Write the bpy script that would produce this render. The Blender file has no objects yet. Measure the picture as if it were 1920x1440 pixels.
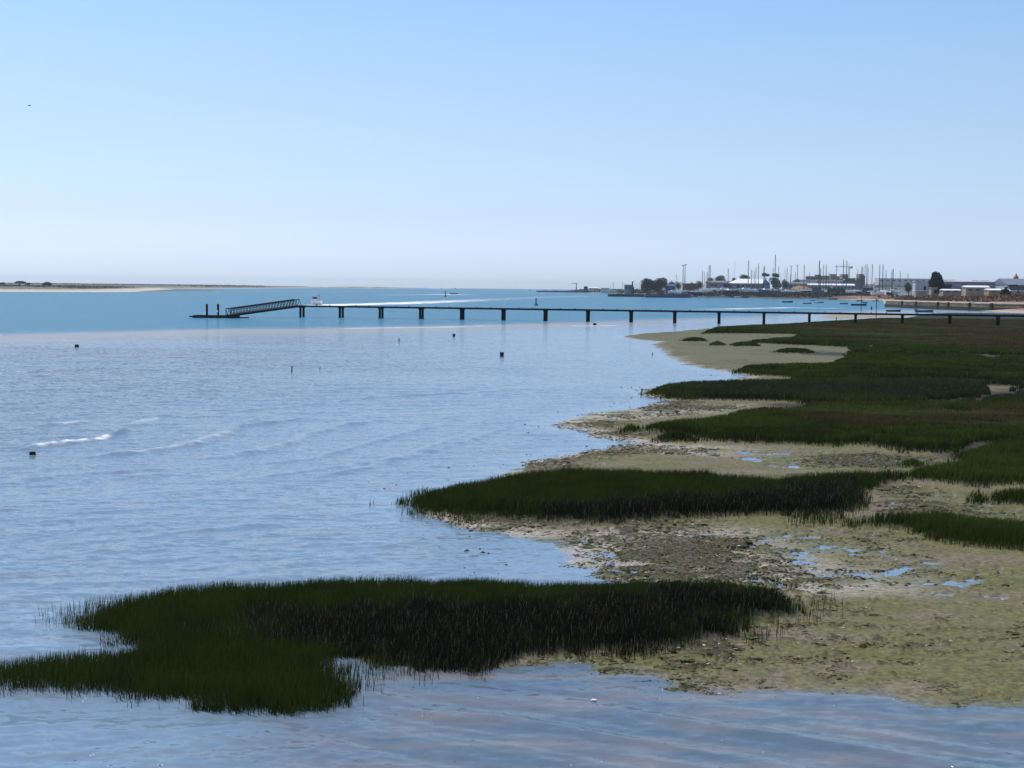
import bpy, math, random
import numpy as np
from mathutils import Vector, Matrix
R = math.radians
SC = bpy.context.scene
COL = SC.collection
random.seed(7)
RNG = np.random.default_rng(11)

# ------------------------------------------------------------ camera
H = 6.0; F = 2637.0; PITCH = R(3.91); ROLL = R(0.6)
fw = Vector((0, math.cos(PITCH), -math.sin(PITCH)))
r0 = Vector((1, 0, 0)); u0 = Vector((0, math.sin(PITCH), math.cos(PITCH)))
rt = r0*math.cos(ROLL) + u0*math.sin(ROLL)
up = -r0*math.sin(ROLL) + u0*math.cos(ROLL)
cd = bpy.data.cameras.new('camera'); cam = bpy.data.objects.new('camera', cd); COL.objects.link(cam)
cd.sensor_width = 36; cd.lens = 36*F/1920; cd.clip_start = 0.5; cd.clip_end = 150000
m = Matrix((rt, up, -fw)).transposed().to_4x4(); m.translation = Vector((0, 0, H)); cam.matrix_world = m
SC.camera = cam

# ------------------------------------------------------------ light
SUN_EL = R(60); SUN_AZ = R(-46)         # azimuth from +Y (view direction), negative = to the left
w = bpy.data.worlds.new('World'); SC.world = w; w.use_nodes = True
nt = w.node_tree; nt.nodes.clear()
sky = nt.nodes.new('ShaderNodeTexSky'); sky.sky_type = 'NISHITA'; sky.sun_disc = False
sky.sun_elevation = SUN_EL; sky.sun_rotation = SUN_AZ; sky.altitude = 0
sky.air_density = 1.0; sky.dust_density = 0.6; sky.ozone_density = 2.2
bg = nt.nodes.new('ShaderNodeBackground'); bg.inputs[1].default_value = 0.107
wo = nt.nodes.new('ShaderNodeOutputWorld')
# Nishita's horizon is yellower than this seaside sky: tint it by elevation
tcw = nt.nodes.new('ShaderNodeTexCoord'); sxw = nt.nodes.new('ShaderNodeSeparateXYZ'); nt.links.new(tcw.outputs['Generated'], sxw.inputs[0])
mrw = nt.nodes.new('ShaderNodeMapRange'); mrw.inputs[1].default_value = 0; mrw.inputs[2].default_value = .5; nt.links.new(sxw.outputs[2], mrw.inputs[0])
rw = nt.nodes.new('ShaderNodeValToRGB'); nt.links.new(mrw.outputs[0], rw.inputs[0])
stops = [(0, (1.12,1.45,2.3)), (.03, (1.03,1.28,2.06)), (.10, (1.01,1.10,1.52)), (.216, (1.11,1.16,1.33)), (.326, (1.16,1.23,1.37)), (.4, (1.10,1.27,1.41)), (1, (.95,1.15,1.33))]
for i, (p_, c_) in enumerate(stops):
    e = rw.color_ramp.elements[i] if i < 2 else rw.color_ramp.elements.new(p_)
    e.position = p_; e.color = tuple(v/2.2 for v in c_)+(1,)
vm1 = nt.nodes.new('ShaderNodeVectorMath'); vm1.operation = 'MULTIPLY'; nt.links.new(sky.outputs[0], vm1.inputs[0]); nt.links.new(rw.outputs[0], vm1.inputs[1])
vm2 = nt.nodes.new('ShaderNodeVectorMath'); vm2.operation = 'SCALE'; vm2.inputs['Scale'].default_value = 2.2; nt.links.new(vm1.outputs[0], vm2.inputs[0])
nt.links.new(vm2.outputs[0], bg.inputs[0]); nt.links.new(bg.outputs[0], wo.inputs[0])
sl = bpy.data.lights.new('sun', 'SUN'); sl.energy = 3.8; sl.angle = R(0.5); sl.color = (1, .96, .9)
so = bpy.data.objects.new('sun', sl); COL.objects.link(so)
sd_ = Vector((math.sin(SUN_AZ)*math.cos(SUN_EL), math.cos(SUN_AZ)*math.cos(SUN_EL), math.sin(SUN_EL)))
so.rotation_euler = sd_.to_track_quat('Z', 'Y').to_euler()
SC.view_settings.view_transform = 'Standard'; SC.view_settings.look = 'None'
SC.view_settings.exposure = 0.0; SC.view_settings.gamma = 1
try:
    SC.cycles.max_bounces = 6; SC.cycles.diffuse_bounces = 2; SC.cycles.glossy_bounces = 3
    SC.cycles.sample_clamp_indirect = 4; SC.cycles.use_denoising = True
except Exception: pass

# ------------------------------------------------------------ pixel -> world helpers
def ray(px, py):
    return fw + rt*((px-960)/F) - up*((py-720)/F)
def at(px, py, z=0.0):
    d = ray(px, py); t = (z-H)/d.z
    return Vector((d.x*t, d.y*t, z))
def W(px, py, D):
    d = ray(px, py); t = D/d.y
    return Vector((d.x*t, D, H+d.z*t))
def hz(px): return 529.5+0.0105*px
def P2(pts, z=0.0):
    out = []
    for p in pts:
        zz = p[2] if len(p) > 2 else z
        v = at(p[0], p[1], zz); out.append((v.x, v.y))
    return np.array(out, dtype=np.float64)

# ------------------------------------------------------------ numpy noise and distance
_perm = {}
def perlin(x, y, seed=0):
    if seed not in _perm:
        g = np.random.default_rng(seed+100); p = g.permutation(512); a = g.random(512)*2*np.pi
        _perm[seed] = (p, np.cos(a), np.sin(a))
    p, ca, sa = _perm[seed]
    xi = np.floor(x).astype(np.int64); yi = np.floor(y).astype(np.int64)
    xf = x-xi; yf = y-yi
    def g(ix, iy, fx, fy):
        h = p[(p[ix & 511]+iy) & 511]
        return ca[h]*fx+sa[h]*fy
    u = xf*xf*xf*(xf*(xf*6-15)+10); v = yf*yf*yf*(yf*(yf*6-15)+10)
    n00 = g(xi, yi, xf, yf); n10 = g(xi+1, yi, xf-1, yf)
    n01 = g(xi, yi+1, xf, yf-1); n11 = g(xi+1, yi+1, xf-1, yf-1)
    a = n00+u*(n10-n00); b = n01+u*(n11-n01)
    return (a+v*(b-a))*1.4
def fbm(x, y, oct=4, seed=0, gain=.5):
    s = 0; a = 1; t = 0
    for k in range(oct):
        s = s+a*perlin(x, y, seed+k); t += a; a *= gain; x = x*2.03+17.1; y = y*2.03-9.3
    return s/t
def sstep(a, b, x):
    t = np.clip((x-a)/(b-a), 0, 1); return t*t*(3-2*t)
def sdf(poly, X, Y, pad=12.0):
    """signed distance, positive inside; -pad when far outside"""
    out = np.full(X.shape, -float(pad))
    lo = poly.min(0)-pad; hi = poly.max(0)+pad
    m = (X > lo[0]) & (X < hi[0]) & (Y > lo[1]) & (Y < hi[1])
    if not m.any(): return out
    x = X[m]; y = Y[m]; d2 = np.full(x.shape, 1e18); ins = np.zeros(x.shape, bool)
    n = len(poly)
    for i in range(n):
        ax, ay = poly[i]; bx, by = poly[(i+1) % n]
        ex, ey = bx-ax, by-ay; L = ex*ex+ey*ey+1e-12
        t = np.clip(((x-ax)*ex+(y-ay)*ey)/L, 0, 1)
        dx = x-(ax+t*ex); dy = y-(ay+t*ey); d2 = np.minimum(d2, dx*dx+dy*dy)
        c = ((ay > y) != (by > y))
        with np.errstate(divide='ignore', invalid='ignore'):
            xx = (bx-ax)*(y-ay)/(by-ay if by != ay else 1e-12)+ax
        ins ^= c & (x < xx)
    s = np.sqrt(d2); s[~ins] *= -1
    out[m] = np.maximum(s, -pad); return out
def sdline(pts, X, Y, pad=12.0):
    out = np.full(X.shape, float(pad)); tt = np.zeros(X.shape)
    lo = pts.min(0)-pad; hi = pts.max(0)+pad
    m = (X > lo[0]) & (X < hi[0]) & (Y > lo[1]) & (Y < hi[1])
    if not m.any(): return out, tt
    x = X[m]; y = Y[m]; best = np.full(x.shape, 1e18); par = np.zeros(x.shape); n = len(pts)-1
    for i in range(n):
        ax, ay = pts[i]; bx, by = pts[i+1]; ex, ey = bx-ax, by-ay; L = ex*ex+ey*ey+1e-12
        t = np.clip(((x-ax)*ex+(y-ay)*ey)/L, 0, 1)
        d2 = (x-(ax+t*ex))**2+(y-(ay+t*ey))**2
        k = d2 < best; best[k] = d2[k]; par[k] = (i+t[k])/n
    out[m] = np.minimum(np.sqrt(best), pad); tt[m] = par
    return out, tt

# ------------------------------------------------------------ traced ground plan
T = .28   # grass tip height over the water, used where the traced edge is the far (upper) one
LAND = P2([(1168,631),(1200,626.5),(1260,622.5),(1320,617.5),(1400,612),(1500,607.5),(1560,604),(1610,602),(1700,597),(1735,588.5),(1800,586.5),(1870,584),
  (1930,582),(2200,580),(2900,600),(3300,900),(3300,1350),(2400,1334),(2100,1329),(1930,1328),(1790,1330),(1700,1320),(1600,1310),(1500,1298),(1400,1292),(1290,1290),
  (1240,1276),(1200,1266),(1150,1259),(1100,1248),(1050,1242),(980,1246),(900,1250),(800,1246),(700,1236),(640,1200),(690,1150),(760,1128),(900,1120),(1100,1118),(1250,1110),
  (1220,1096),(1120,1087),(1085,1068),(1060,1052),(1070,1032),(1050,1018),(970,1004),(900,991),(840,977),(800,960),(800,940),(860,918),
  (960,896),(950,887),(1000,869),(1060,856),(1140,841),(1180,830),(1115,813),(1075,801),(1048,790),(1110,778),(1180,768),(1262,752),(1235,747),(1212,736),(1225,727),
  (1290,722),(1365,713),(1402,707),(1375,699),(1330,692),(1285,683),(1258,668),(1240,655),(1228,646),(1242,641),(1190,635)])
SANDBAR = P2([(1530,594),(1556,590.5),(1640,589),(1725,592.5),(1700,594),(1640,596),(1560,598.5)])
TA = .22
GA = P2([(-400,1235,TA),(-100,1230,TA),(0,1228,TA),(60,1226,TA),(150,1218,TA),(225,1212,TA),(265,1196,TA),(215,1180,TA),(165,1166,TA),(130,1158,TA),(150,1148,TA),(195,1130,TA),(235,1112,TA),(310,1097,TA),(400,1086,TA),(445,1083,TA),(480,1088,TA),
  (600,1080,TA),(700,1076,TA),(780,1078,TA),(900,1083,TA),(1000,1090,TA),(1100,1092,TA),(1200,1090,TA),(1330,1098,TA),(1420,1106,TA),(1480,1120,TA),(1515,1145,TA),
  (1500,1165),(1440,1176),(1390,1190),(1350,1208),(1290,1226),(1200,1228),(1130,1230),(1080,1233),(1000,1236),(940,1250),(880,1256),(780,1262),(720,1256),(650,1240),(625,1252),(612,1275),(645,1292),(672,1304),
  (640,1328),(590,1342),(520,1347),(450,1342),(380,1334),(300,1319),(200,1307),(100,1302),(0,1297),(-100,1297),(-400,1300)])
GB = P2([(757,945),(775,930,T),(800,920,T),(840,912,T),(890,905,T),(940,899,T),(1000,891,T),(1080,887,T),(1180,888,T),(1300,892,T),(1400,900,T),(1450,905,T),(1500,898,T),(1580,893,T),(1640,888,T),(1700,884,T),
  (1690,905),(1640,914),(1612,925),(1622,955),(1590,966),(1520,970),(1400,972),(1300,977),(1200,983),(1120,990),(1060,986),(980,982),(900,976),(840,968),(800,960)])
GB2 = P2([(1587,975,T),(1640,966,T),(1700,968,T),(1790,970,T),(1850,975,T),(1930,985,T),(2100,1000,T),(2500,1010,T),(2500,1080),(2100,1062),(1930,1040),(1880,1037),(1800,1031),(1750,1020),(1700,1001),(1640,995),(1590,990)])
GC2 = P2([(1830,928,T),(1870,920,T),(1930,920,T),(2300,925,T),(2300,970),(2100,962),(1920,950),(1860,946),(1830,934)])
GE = P2([(1315,625,T),(1340,615,T),(1400,611.5,T),(1480,608.5,T),(1525,605,T),(1575,602.5,T),(1620,599,T),(1700,594.5,T),(1725,590,T),(1790,584.5,T),(1930,582,T),(2200,580,T),(2900,600,T),(3200,800),(2600,930),(2200,925),(1930,916),
  (1900,915),(1830,919),(1760,909),(1700,905),(1690,892,T),(1700,884,T),(1740,874,T),(1800,868,T),(1795,860),(1800,850),(1760,853),(1700,851),(1640,842),(1600,838),(1560,842),(1500,838),(1440,838),(1340,832),(1290,824),
  (1240,816),(1175,808),(1165,805,T),(1240,793,T),(1300,788,T),(1350,782,T),(1380,773,T),(1420,768,T),(1515,765.5,T),(1500,758),(1450,755.5),(1330,753),(1290,753),(1245,748),(1220,739),(1208,732,T),
  (1240,723,T),(1290,717.5,T),(1400,716,T),(1430,714.5,T),(1490,713,T),(1480,710),(1420,706.5),(1380,698.5),(1374,693,T),(1400,687,T),(1440,684.5,T),(1560,682.5,T),(1566,676,T),(1592,669,T),(1578,666),(1600,656,T),(1592,654),
  (1560,652.5),(1530,650.5),(1480,649),(1430,646.5),(1395,645),(1392,641,T),(1440,637,T),(1485,633.5,T),(1500,629.5),(1440,628.5),(1340,627.5)])
TC = .10
CLUMPS = [P2(p) for p in ([(1278,640,TC),(1300,637,TC),(1325,640,TC),(1322,642),(1300,642.5),(1282,642)], [(1332,647,TC),(1345,643,TC),(1356,646,TC),(1354,650),(1338,650.5)],
   [(1370,648,TC),(1395,645,TC),(1425,649,TC),(1415,651.5),(1380,651.5)], [(1453,661,TC),(1485,658,TC),(1525,661,TC),(1515,664.5),(1470,664.5)],
   [(1230,825,TC),(1270,818,TC),(1305,826,TC),(1300,832),(1240,832)], [(1700,872,TC),(1712,868,TC),(1722,874,TC),(1720,880),(1703,880)])]
def _hole(p):
    c = sum(q[1] for q in p)/len(p)
    return P2([(q[0], q[1]+(.6 if q[1] > c else -.6), .26 if q[1] > c else 0.0) for q in p])
HOLES = [_hole(p) for p in ([(1838,727),(1870,725),(1925,729),(1900,735),(1850,737)], [(1815,752),(1850,748),(1870,750),(1845,755)], [(1760,755),(1790,752),(1785,756)],
   [(1810,669),(1850,667.5),(1905,671),(1880,672.5),(1840,671)], [(1712,698),(1735,696),(1775,699),(1740,700)], [(1665,713),(1680,710.5),(1683,714)], [(1618,652),(1640,651),(1637,653.5)])]
CREEKS = [(P2(p, .13), wd) for p, wd in ([[(1560,663),(1640,665.5),(1720,667),(1800,667),(1920,671),(2100,676)], 1.0], [[(1430,697),(1560,697.5),(1700,698.5),(1840,702),(1950,703)], .7],
   [[(1490,714),(1600,714.5),(1750,712.5),(1920,720),(2100,724)], .6], [[(1500,760),(1640,759),(1760,757),(1860,745),(1925,731)], .6], [[(1640,824),(1740,816),(1830,812),(1925,822)], .35],
   [[(1800,852),(1850,832),(1925,838)], .4], [[(1500,634),(1600,637),(1700,640)], .7], [[(1640,652),(1740,652.5),(1900,650)], .6])]
WETZ = [P2(p) for p in ([(1050,1010),(1300,990),(1480,992),(1620,1010),(1930,1085),(1930,1128),(1500,1118),(1250,1100),(1080,1085)], [(1190,828),(1300,838),(1790,856),(1700,884),(1500,886),(1330,858),(1150,850)],
   [(1630,915),(1930,945),(1930,975),(1650,962)], [(1090,790),(1250,762),(1420,760),(1370,772),(1200,790)])]
def _hp(pts): return P2(pts)
HARB = np.array([[v.x, v.y] for v in [at(1025,545.2),at(1040,546.5),at(1085,548),at(1150,550.6),at(1215,554.5),at(1240,557.2),at(1300,557.6),at(1400,558.6),at(1440,559.8),at(1500,560.6),at(1620,562.5),at(1655,563.5),
   at(1658,570),at(1661,575.5),at(1700,577),at(1760,578.5),at(1800,580.5),at(1880,585.5),at(1930,587),at(2200,589)]] + [[700,500],[1500,900],[3000,4500],[1500,5200],[300,4200],[130,3000],[80,2600]])
ISLE1 = np.array([[v.x, v.y] for v in [at(-700,548),at(-200,548),at(0,547.2),at(100,547.6),at(180,547.8),at(240,547.5),at(275,546.3)]]+[[-345,1420],[-420,1750],[-800,2100],[-2200,1900]])
ISLE2 = np.array([[v.x, v.y] for v in [at(255,546.2),at(330,545.8),at(395,545.3),at(440,544.6),at(380,543.9),at(280,543.6)]])
ISLE3 = np.array([[v.x, v.y] for v in [at(150,541),at(270,540.4),at(390,541),at(470,540.6),at(540,540),at(640,539)]]+[[-300,4500],[-1500,5200],[-2400,4500],[-1300,2500]])
WALLP = np.array([[v.x, v.y] for v in [at(1661,575.5), at(1700,577.5), at(1760,580), at(1800,581.5), at(1860,583.5), at(1960,586)]])

def ground(X, Y, col=False):
    """terrain height (water level 0); with col=True also colour and wetness"""
    r = np.hypot(X, Y)
    n1 = fbm(X*.35, Y*.35, 4, 1); n2 = fbm(X*1.7, Y*1.7, 4, 5, .6); nl = fbm(X*.06, Y*.06, 3, 9)
    z = np.full(X.shape, -.6)
    near = r < 420
    x = X[near]; y = Y[near]; a1 = n1[near]; a2 = n2[near]
    wob = a1*np.clip(r[near]/60, .35, 2.0)*.6+a2*.22
    sl = sdf(LAND, x, y, 20)+wob
    ss = sdf(SANDBAR, x, y, 20)+wob*.3
    gr = np.full(x.shape, -20.)
    for p in [GA, GB, GB2, GC2, GE]+CLUMPS: gr = np.maximum(gr, sdf(p, x, y, 6))
    ho = np.full(x.shape, -6.)
    for p in HOLES: ho = np.maximum(ho, sdf(p, x, y, 6)+a1*1.2)
    crk = np.full(x.shape, -9.)
    for p, wd in CREEKS:
        d, _ = sdline(p, x, y, 25); crk = np.maximum(crk, wd*(.6+.02*r[near])*(1+1.5*a1)-d); ho = np.maximum(ho, wd*(.2+.015*r[near])*(1+1.5*a1)-d)
    gr = np.minimum(gr, -ho)+a2*.25
    wz = np.full(x.shape, -20.)
    for p in WETZ: wz = np.maximum(wz, sdf(p, x, y, 5)+a1*1.5)
    wet = sstep(-1.2, 1.2, wz)
    # mud
    rise = np.where(sl > 0, np.clip(sl*.07, 0, .085), np.clip(sl*.05, -.6, 0))
    zm = rise+(a1*.030+a2*.016)*(1+wet*.5)*sstep(-1.5, .8, sl)-wet*sstep(0, 1, sl)*.060
    clump = np.clip(fbm(x*1.6, y*2.6, 5, 21, .75)+fbm(x*.18, y*.18, 2, 31)*.9-.20+wet*.20, 0, 1)
    clump = sstep(.0, .20, clump)*sstep(-1.5, 1.0, sl)
    zm = zm+clump*.045
    pock = sstep(.17, .26, fbm(x*1.0, y*1.1, 4, 25, .6))*wet*sstep(0, 1.2, sl)
    zm = np.where(clump < .4, zm-pock*.11, zm)
    bed = sstep(-.15, .35, gr)*sstep(-1.0, 1.5, sl)
    zm = np.maximum(zm, -.6)+bed*.11
    far = sstep(90, 260, r[near])
    zm = zm+far*sstep(-3, 6, sl)*.10
    zb = np.clip(ss*.02, -.6, .09)
    z[near] = np.maximum(zm, zb)
    # far land
    fy = r > 330
    xf = X[fy]; yf = Y[fy]; b1 = n1[fy]; bl = nl[fy]
    sh = sdf(HARB, xf, yf, 60)
    inl = sstep(0, 150, sh)
    right = sstep(.17, .27, xf/yf)*sstep(1000, 640, yf)
    hz_ = np.clip(sh*.13, -2, 2.6)+inl*.6+right*(sstep(8, 120, sh)*2.0)
    hz_ = hz_+sstep(2, 14, sh)*(b1*.5+bl*.35)+sstep(1500, 2900, yf)*sstep(.215, .27, xf/yf)*15+sstep(1500,2600,yf)*sstep(.27,.2,xf/yf)*sstep(30,80,sh)*1.5
    s1 = sdf(ISLE1, xf, yf, 60); h1 = np.clip(s1*.045, -2, 1.8)+sstep(30, 60, s1)*(.9+1.1*bl+b1*.6)
    s2 = sdf(ISLE2, xf, yf, 60); h2 = np.clip(s2*.03, -2, .9)
    s3 = sdf(ISLE3, xf, yf, 60); h3 = np.clip(s3*.06, -2, 1.6)+sstep(25, 60, s3)*(2.3+1.0*bl+b1*.6)
    zf = np.maximum.reduce([hz_, h1, h2, h3])
    zz = z[fy]; z[fy] = np.maximum(zz, np.where(zf > -1.9, zf, -2))
    if not col: return z
    # ---- colours
    C = np.zeros(X.shape+(3,)); wt = np.zeros(X.shape)
    C[:] = (.10, .09, .07)
    alg = sstep(-.35, .35, fbm(x*.35, y*.6, 5, 41, .65)+a2*.3+.14)[:, None]
    mud = np.array((.175, .142, .100)); algc = np.array((.128, .120, .046)); dk = np.array((.042, .032, .022))
    c = mud*(1-alg)+algc*alg
    gtz = sstep(.1, .45, fbm(x*.5, y*1.1, 4, 51))[:, None]*.7*wet[:, None]
    c = c*(1-gtz)+np.array((.075, .095, .040))*gtz
    c = c*(1+.25*a2+.35*fbm(x*5, y*5, 3, 61))[:, None]
    c = c*(1-clump[:, None]*.75)+dk*(clump[:, None]*.75)
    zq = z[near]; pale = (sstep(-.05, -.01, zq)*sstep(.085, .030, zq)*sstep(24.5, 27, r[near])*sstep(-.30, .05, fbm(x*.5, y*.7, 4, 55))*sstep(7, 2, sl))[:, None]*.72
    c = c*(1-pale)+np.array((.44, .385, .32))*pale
    rip = sstep(60, 140, r[near])[:, None]
    c = c*(1-rip*.6)+np.array((.125, .116, .062))*rip*.6
    ck = sstep(-1.2, .2, crk)[:, None]*.88; c = c*(1-ck)+np.array((.030, .024, .017))*ck
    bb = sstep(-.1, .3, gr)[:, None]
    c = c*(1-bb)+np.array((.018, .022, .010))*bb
    sb = sstep(-1, 1, ss)[:, None]
    c = c*(1-sb)+np.array((.33, .27, .19))*sb
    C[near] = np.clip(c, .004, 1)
    zc = z[near]
    wt[near] = np.clip(sstep(.030, .002, zc)*(1-bb[:, 0])*.95, 0, 1)
    k = (z[fy] > -1.5) & (sh > -40) & (yf > 400)
    rock = sstep(-.1, .4, fbm(xf*.12, yf*.05, 4, 71))[:, None]
    cf = np.array((.30, .165, .095))*(1-rock)+np.array((.13, .10, .055))*rock
    dr = sstep(2.6, 1.8, z[fy])[:, None]*sstep(.25, .222, xf/yf)[:, None]; cf = cf*(1-dr)+np.array((.085, .072, .055))*dr
    br = sstep(1.0, .3, z[fy])[:, None]*sstep(.222, .25, xf/yf)[:, None]
    cf = cf*(1-br)+np.array((.42, .34, .25))*br
    fl = sstep(1300, 1900, yf)[:, None]; cf = cf*(1-fl)+np.array((.13, .13, .10))*fl
    isl = (np.maximum.reduce([s1, s2, s3]) > -50) & (sh < -30)
    veg = sstep(26, 40, np.maximum(s1+b1*14, s3+20+b1*14))[:, None]
    ci = np.array((.55, .47, .37))*(1-veg)+np.array((.16, .145, .105))*veg
    i2 = sstep(-20, 0, s2)[:, None]*(s1 < 5)[:, None]; ci = ci*(1-i2)+np.array((.16, .13, .09))*i2
    cf[isl] = ci[isl]
    cf = cf*(1+.35*b1)[:, None]
    use = (yf > 400) & ((sh > -40) | isl)
    tmp = C[fy]; tmp[use] = cf[use]; C[fy] = tmp
    return z, np.clip(C, 0, 1), wt

# ------------------------------------------------------------ materials
def mat(name, col, rough=.7, noise=.0, scale=3.0, metal=0.0, spec=.4, col2=None, stretch=None):
    m = bpy.data.materials.new(name); m.use_nodes = True
    n = m.node_tree.nodes; l = m.node_tree.links; b = n['Principled BSDF']
    b.inputs['Roughness'].default_value = rough; b.inputs['Metallic'].default_value = metal
    b.inputs['Specular IOR Level'].default_value = spec
    c = tuple(col)+(1,)
    if noise or col2:
        tc = n.new('ShaderNodeTexCoord'); mp = n.new('ShaderNodeMapping'); tx = n.new('ShaderNodeTexNoise')
        tx.inputs['Scale'].default_value = scale; tx.inputs['Detail'].default_value = 5
        if stretch: mp.inputs['Scale'].default_value = stretch
        rp = n.new('ShaderNodeMapRange'); rp.inputs[1].default_value = .35; rp.inputs[2].default_value = .65
        mx = n.new('ShaderNodeMix'); mx.data_type = 'RGBA'
        d = col2 if col2 else tuple(max(0, v*(1-noise)) for v in col)
        mx.inputs[6].default_value = c; mx.inputs[7].default_value = tuple(d)+(1,)
        l.new(tc.outputs['Object'], mp.inputs[0]); l.new(mp.outputs[0], tx.inputs[0])
        l.new(tx.outputs[0], rp.inputs[0]); l.new(rp.outputs[0], mx.inputs[0]); l.new(mx.outputs[2], b.inputs['Base Color'])
    else: b.inputs['Base Color'].default_value = c
    return m
def attr_mat(name, rough=.8, spec=.3, trans=0.0):
    m = bpy.data.materials.new(name); m.use_nodes = True
    n = m.node_tree.nodes; l = m.node_tree.links; b = n['Principled BSDF']
    a = n.new('ShaderNodeAttribute'); a.attribute_name = 'tint'
    l.new(a.outputs['Color'], b.inputs['Base Color']); b.inputs['Roughness'].default_value = rough
    b.inputs['Specular IOR Level'].default_value = spec
    return m
M = {}
def mm(k, *a, **kw): M[k] = mat(k, *a, **kw); return M[k]
mm('weathered_timber', (.022,.018,.017), .9, .5, 2.0, spec=.06)
mm('dark_steel', (.014,.015,.019), .8, .4, 1.5, spec=.08)
mm('pale_plank', (.36,.30,.22), .8, .5, 1.2)
mm('tar_float', (.012,.012,.013), .7, .3, 2)
mm('white_paint', (.75,.75,.73), .35, .15, 1)
mm('cream_paint', (.55,.48,.38), .6, .2, .6)
mm('gel_white', (.84,.84,.82), .3, .1, 2)
mm('dark_glass', (.02,.025,.03), .1, spec=.6)
mm('navy', (.02,.035,.09), .4, .3, 1)
mm('blue_sheet', (.05,.13,.28), .5, .25, .3)
mm('red_hull', (.22,.035,.03), .5, .3, 1)
mm('green_hull', (.02,.07,.055), .5, .3, 1)
mm('black_hull', (.02,.02,.025), .5, .3, 1)
mm('teal_hull', (.07,.16,.19), .5, .3, 1)
mm('wood_hull', (.17,.075,.03), .6, .4, 1)
mm('canvas', (.35,.38,.42), .8, .2, 1)
mm('alu_mast', (.16,.17,.20), .4, .2, 1)
mm('black_mast', (.03,.035,.05), .5, .2, 1)
mm('grey_sheet', (.25,.28,.33), .6, .25, .3)
mm('light_grey', (.50,.52,.55), .6, .2, .3)
mm('brick', (.22,.11,.07), .85, .3, .5)
mm('pink_render', (.36,.24,.20), .85, .25, .4)
mm('white_render', (.62,.60,.56), .8, .2, .3)
mm('beige_render', (.42,.35,.26), .85, .3, .3)
mm('concrete', (.23,.22,.20), .9, .35, .4)
mm('green_net', (.11,.16,.15), .9, .35, .3)
mm('tile_roof', (.25,.10,.06), .85, .3, .6)
mm('white_roof', (.88,.87,.84), .5, .05, .15)
mm('grey_roof', (.20,.22,.27), .5, .2, .2)
mm('sea_stone', (.20,.155,.105), .9, .6, .35, col2=(.075,.06,.04))
mm('cap_stone', (.66,.55,.43), .9, .35, .3)
mm('weed_dark', (.035,.03,.02), .9, .4, 1)
mm('sand_pile', (.45,.29,.16), .95, .3, .3)
mm('rust', (.16,.06,.03), .85, .5, 1)
mm('green_paint', (.008,.11,.05), .5, .4, 1)
mm('red_paint', (.30,.05,.05), .5, .3, 1)
mm('purple_dome', (.22,.10,.16), .6, .2, 1)
mm('rubber', (.012,.012,.012), .8)
mm('bark', (.07,.05,.035), .95, .4, 2)
mm('gull_grey', (.25,.30,.36), .8)
mm('straw', (.42,.36,.22), .9, .2, 3)
M['leaves'] = attr_mat('leaves', .9, .03)
M['grass'] = attr_mat('grass', .9, .02)
_n = M['grass'].node_tree.nodes; _l = M['grass'].node_tree.links; _t = _n.new('ShaderNodeBsdfTranslucent'); _x = _n.new('ShaderNodeMixShader'); _x.inputs[0].default_value = .27
_a = [q for q in _n if q.type == 'ATTRIBUTE'][0]; _l.new(_a.outputs['Color'], _t.inputs[0]); _l.new(_n['Principled BSDF'].outputs[0], _x.inputs[1]); _l.new(_t.outputs[0], _x.inputs[2]); _l.new(_x.outputs[0], _n['Material Output'].inputs['Surface'])

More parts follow.
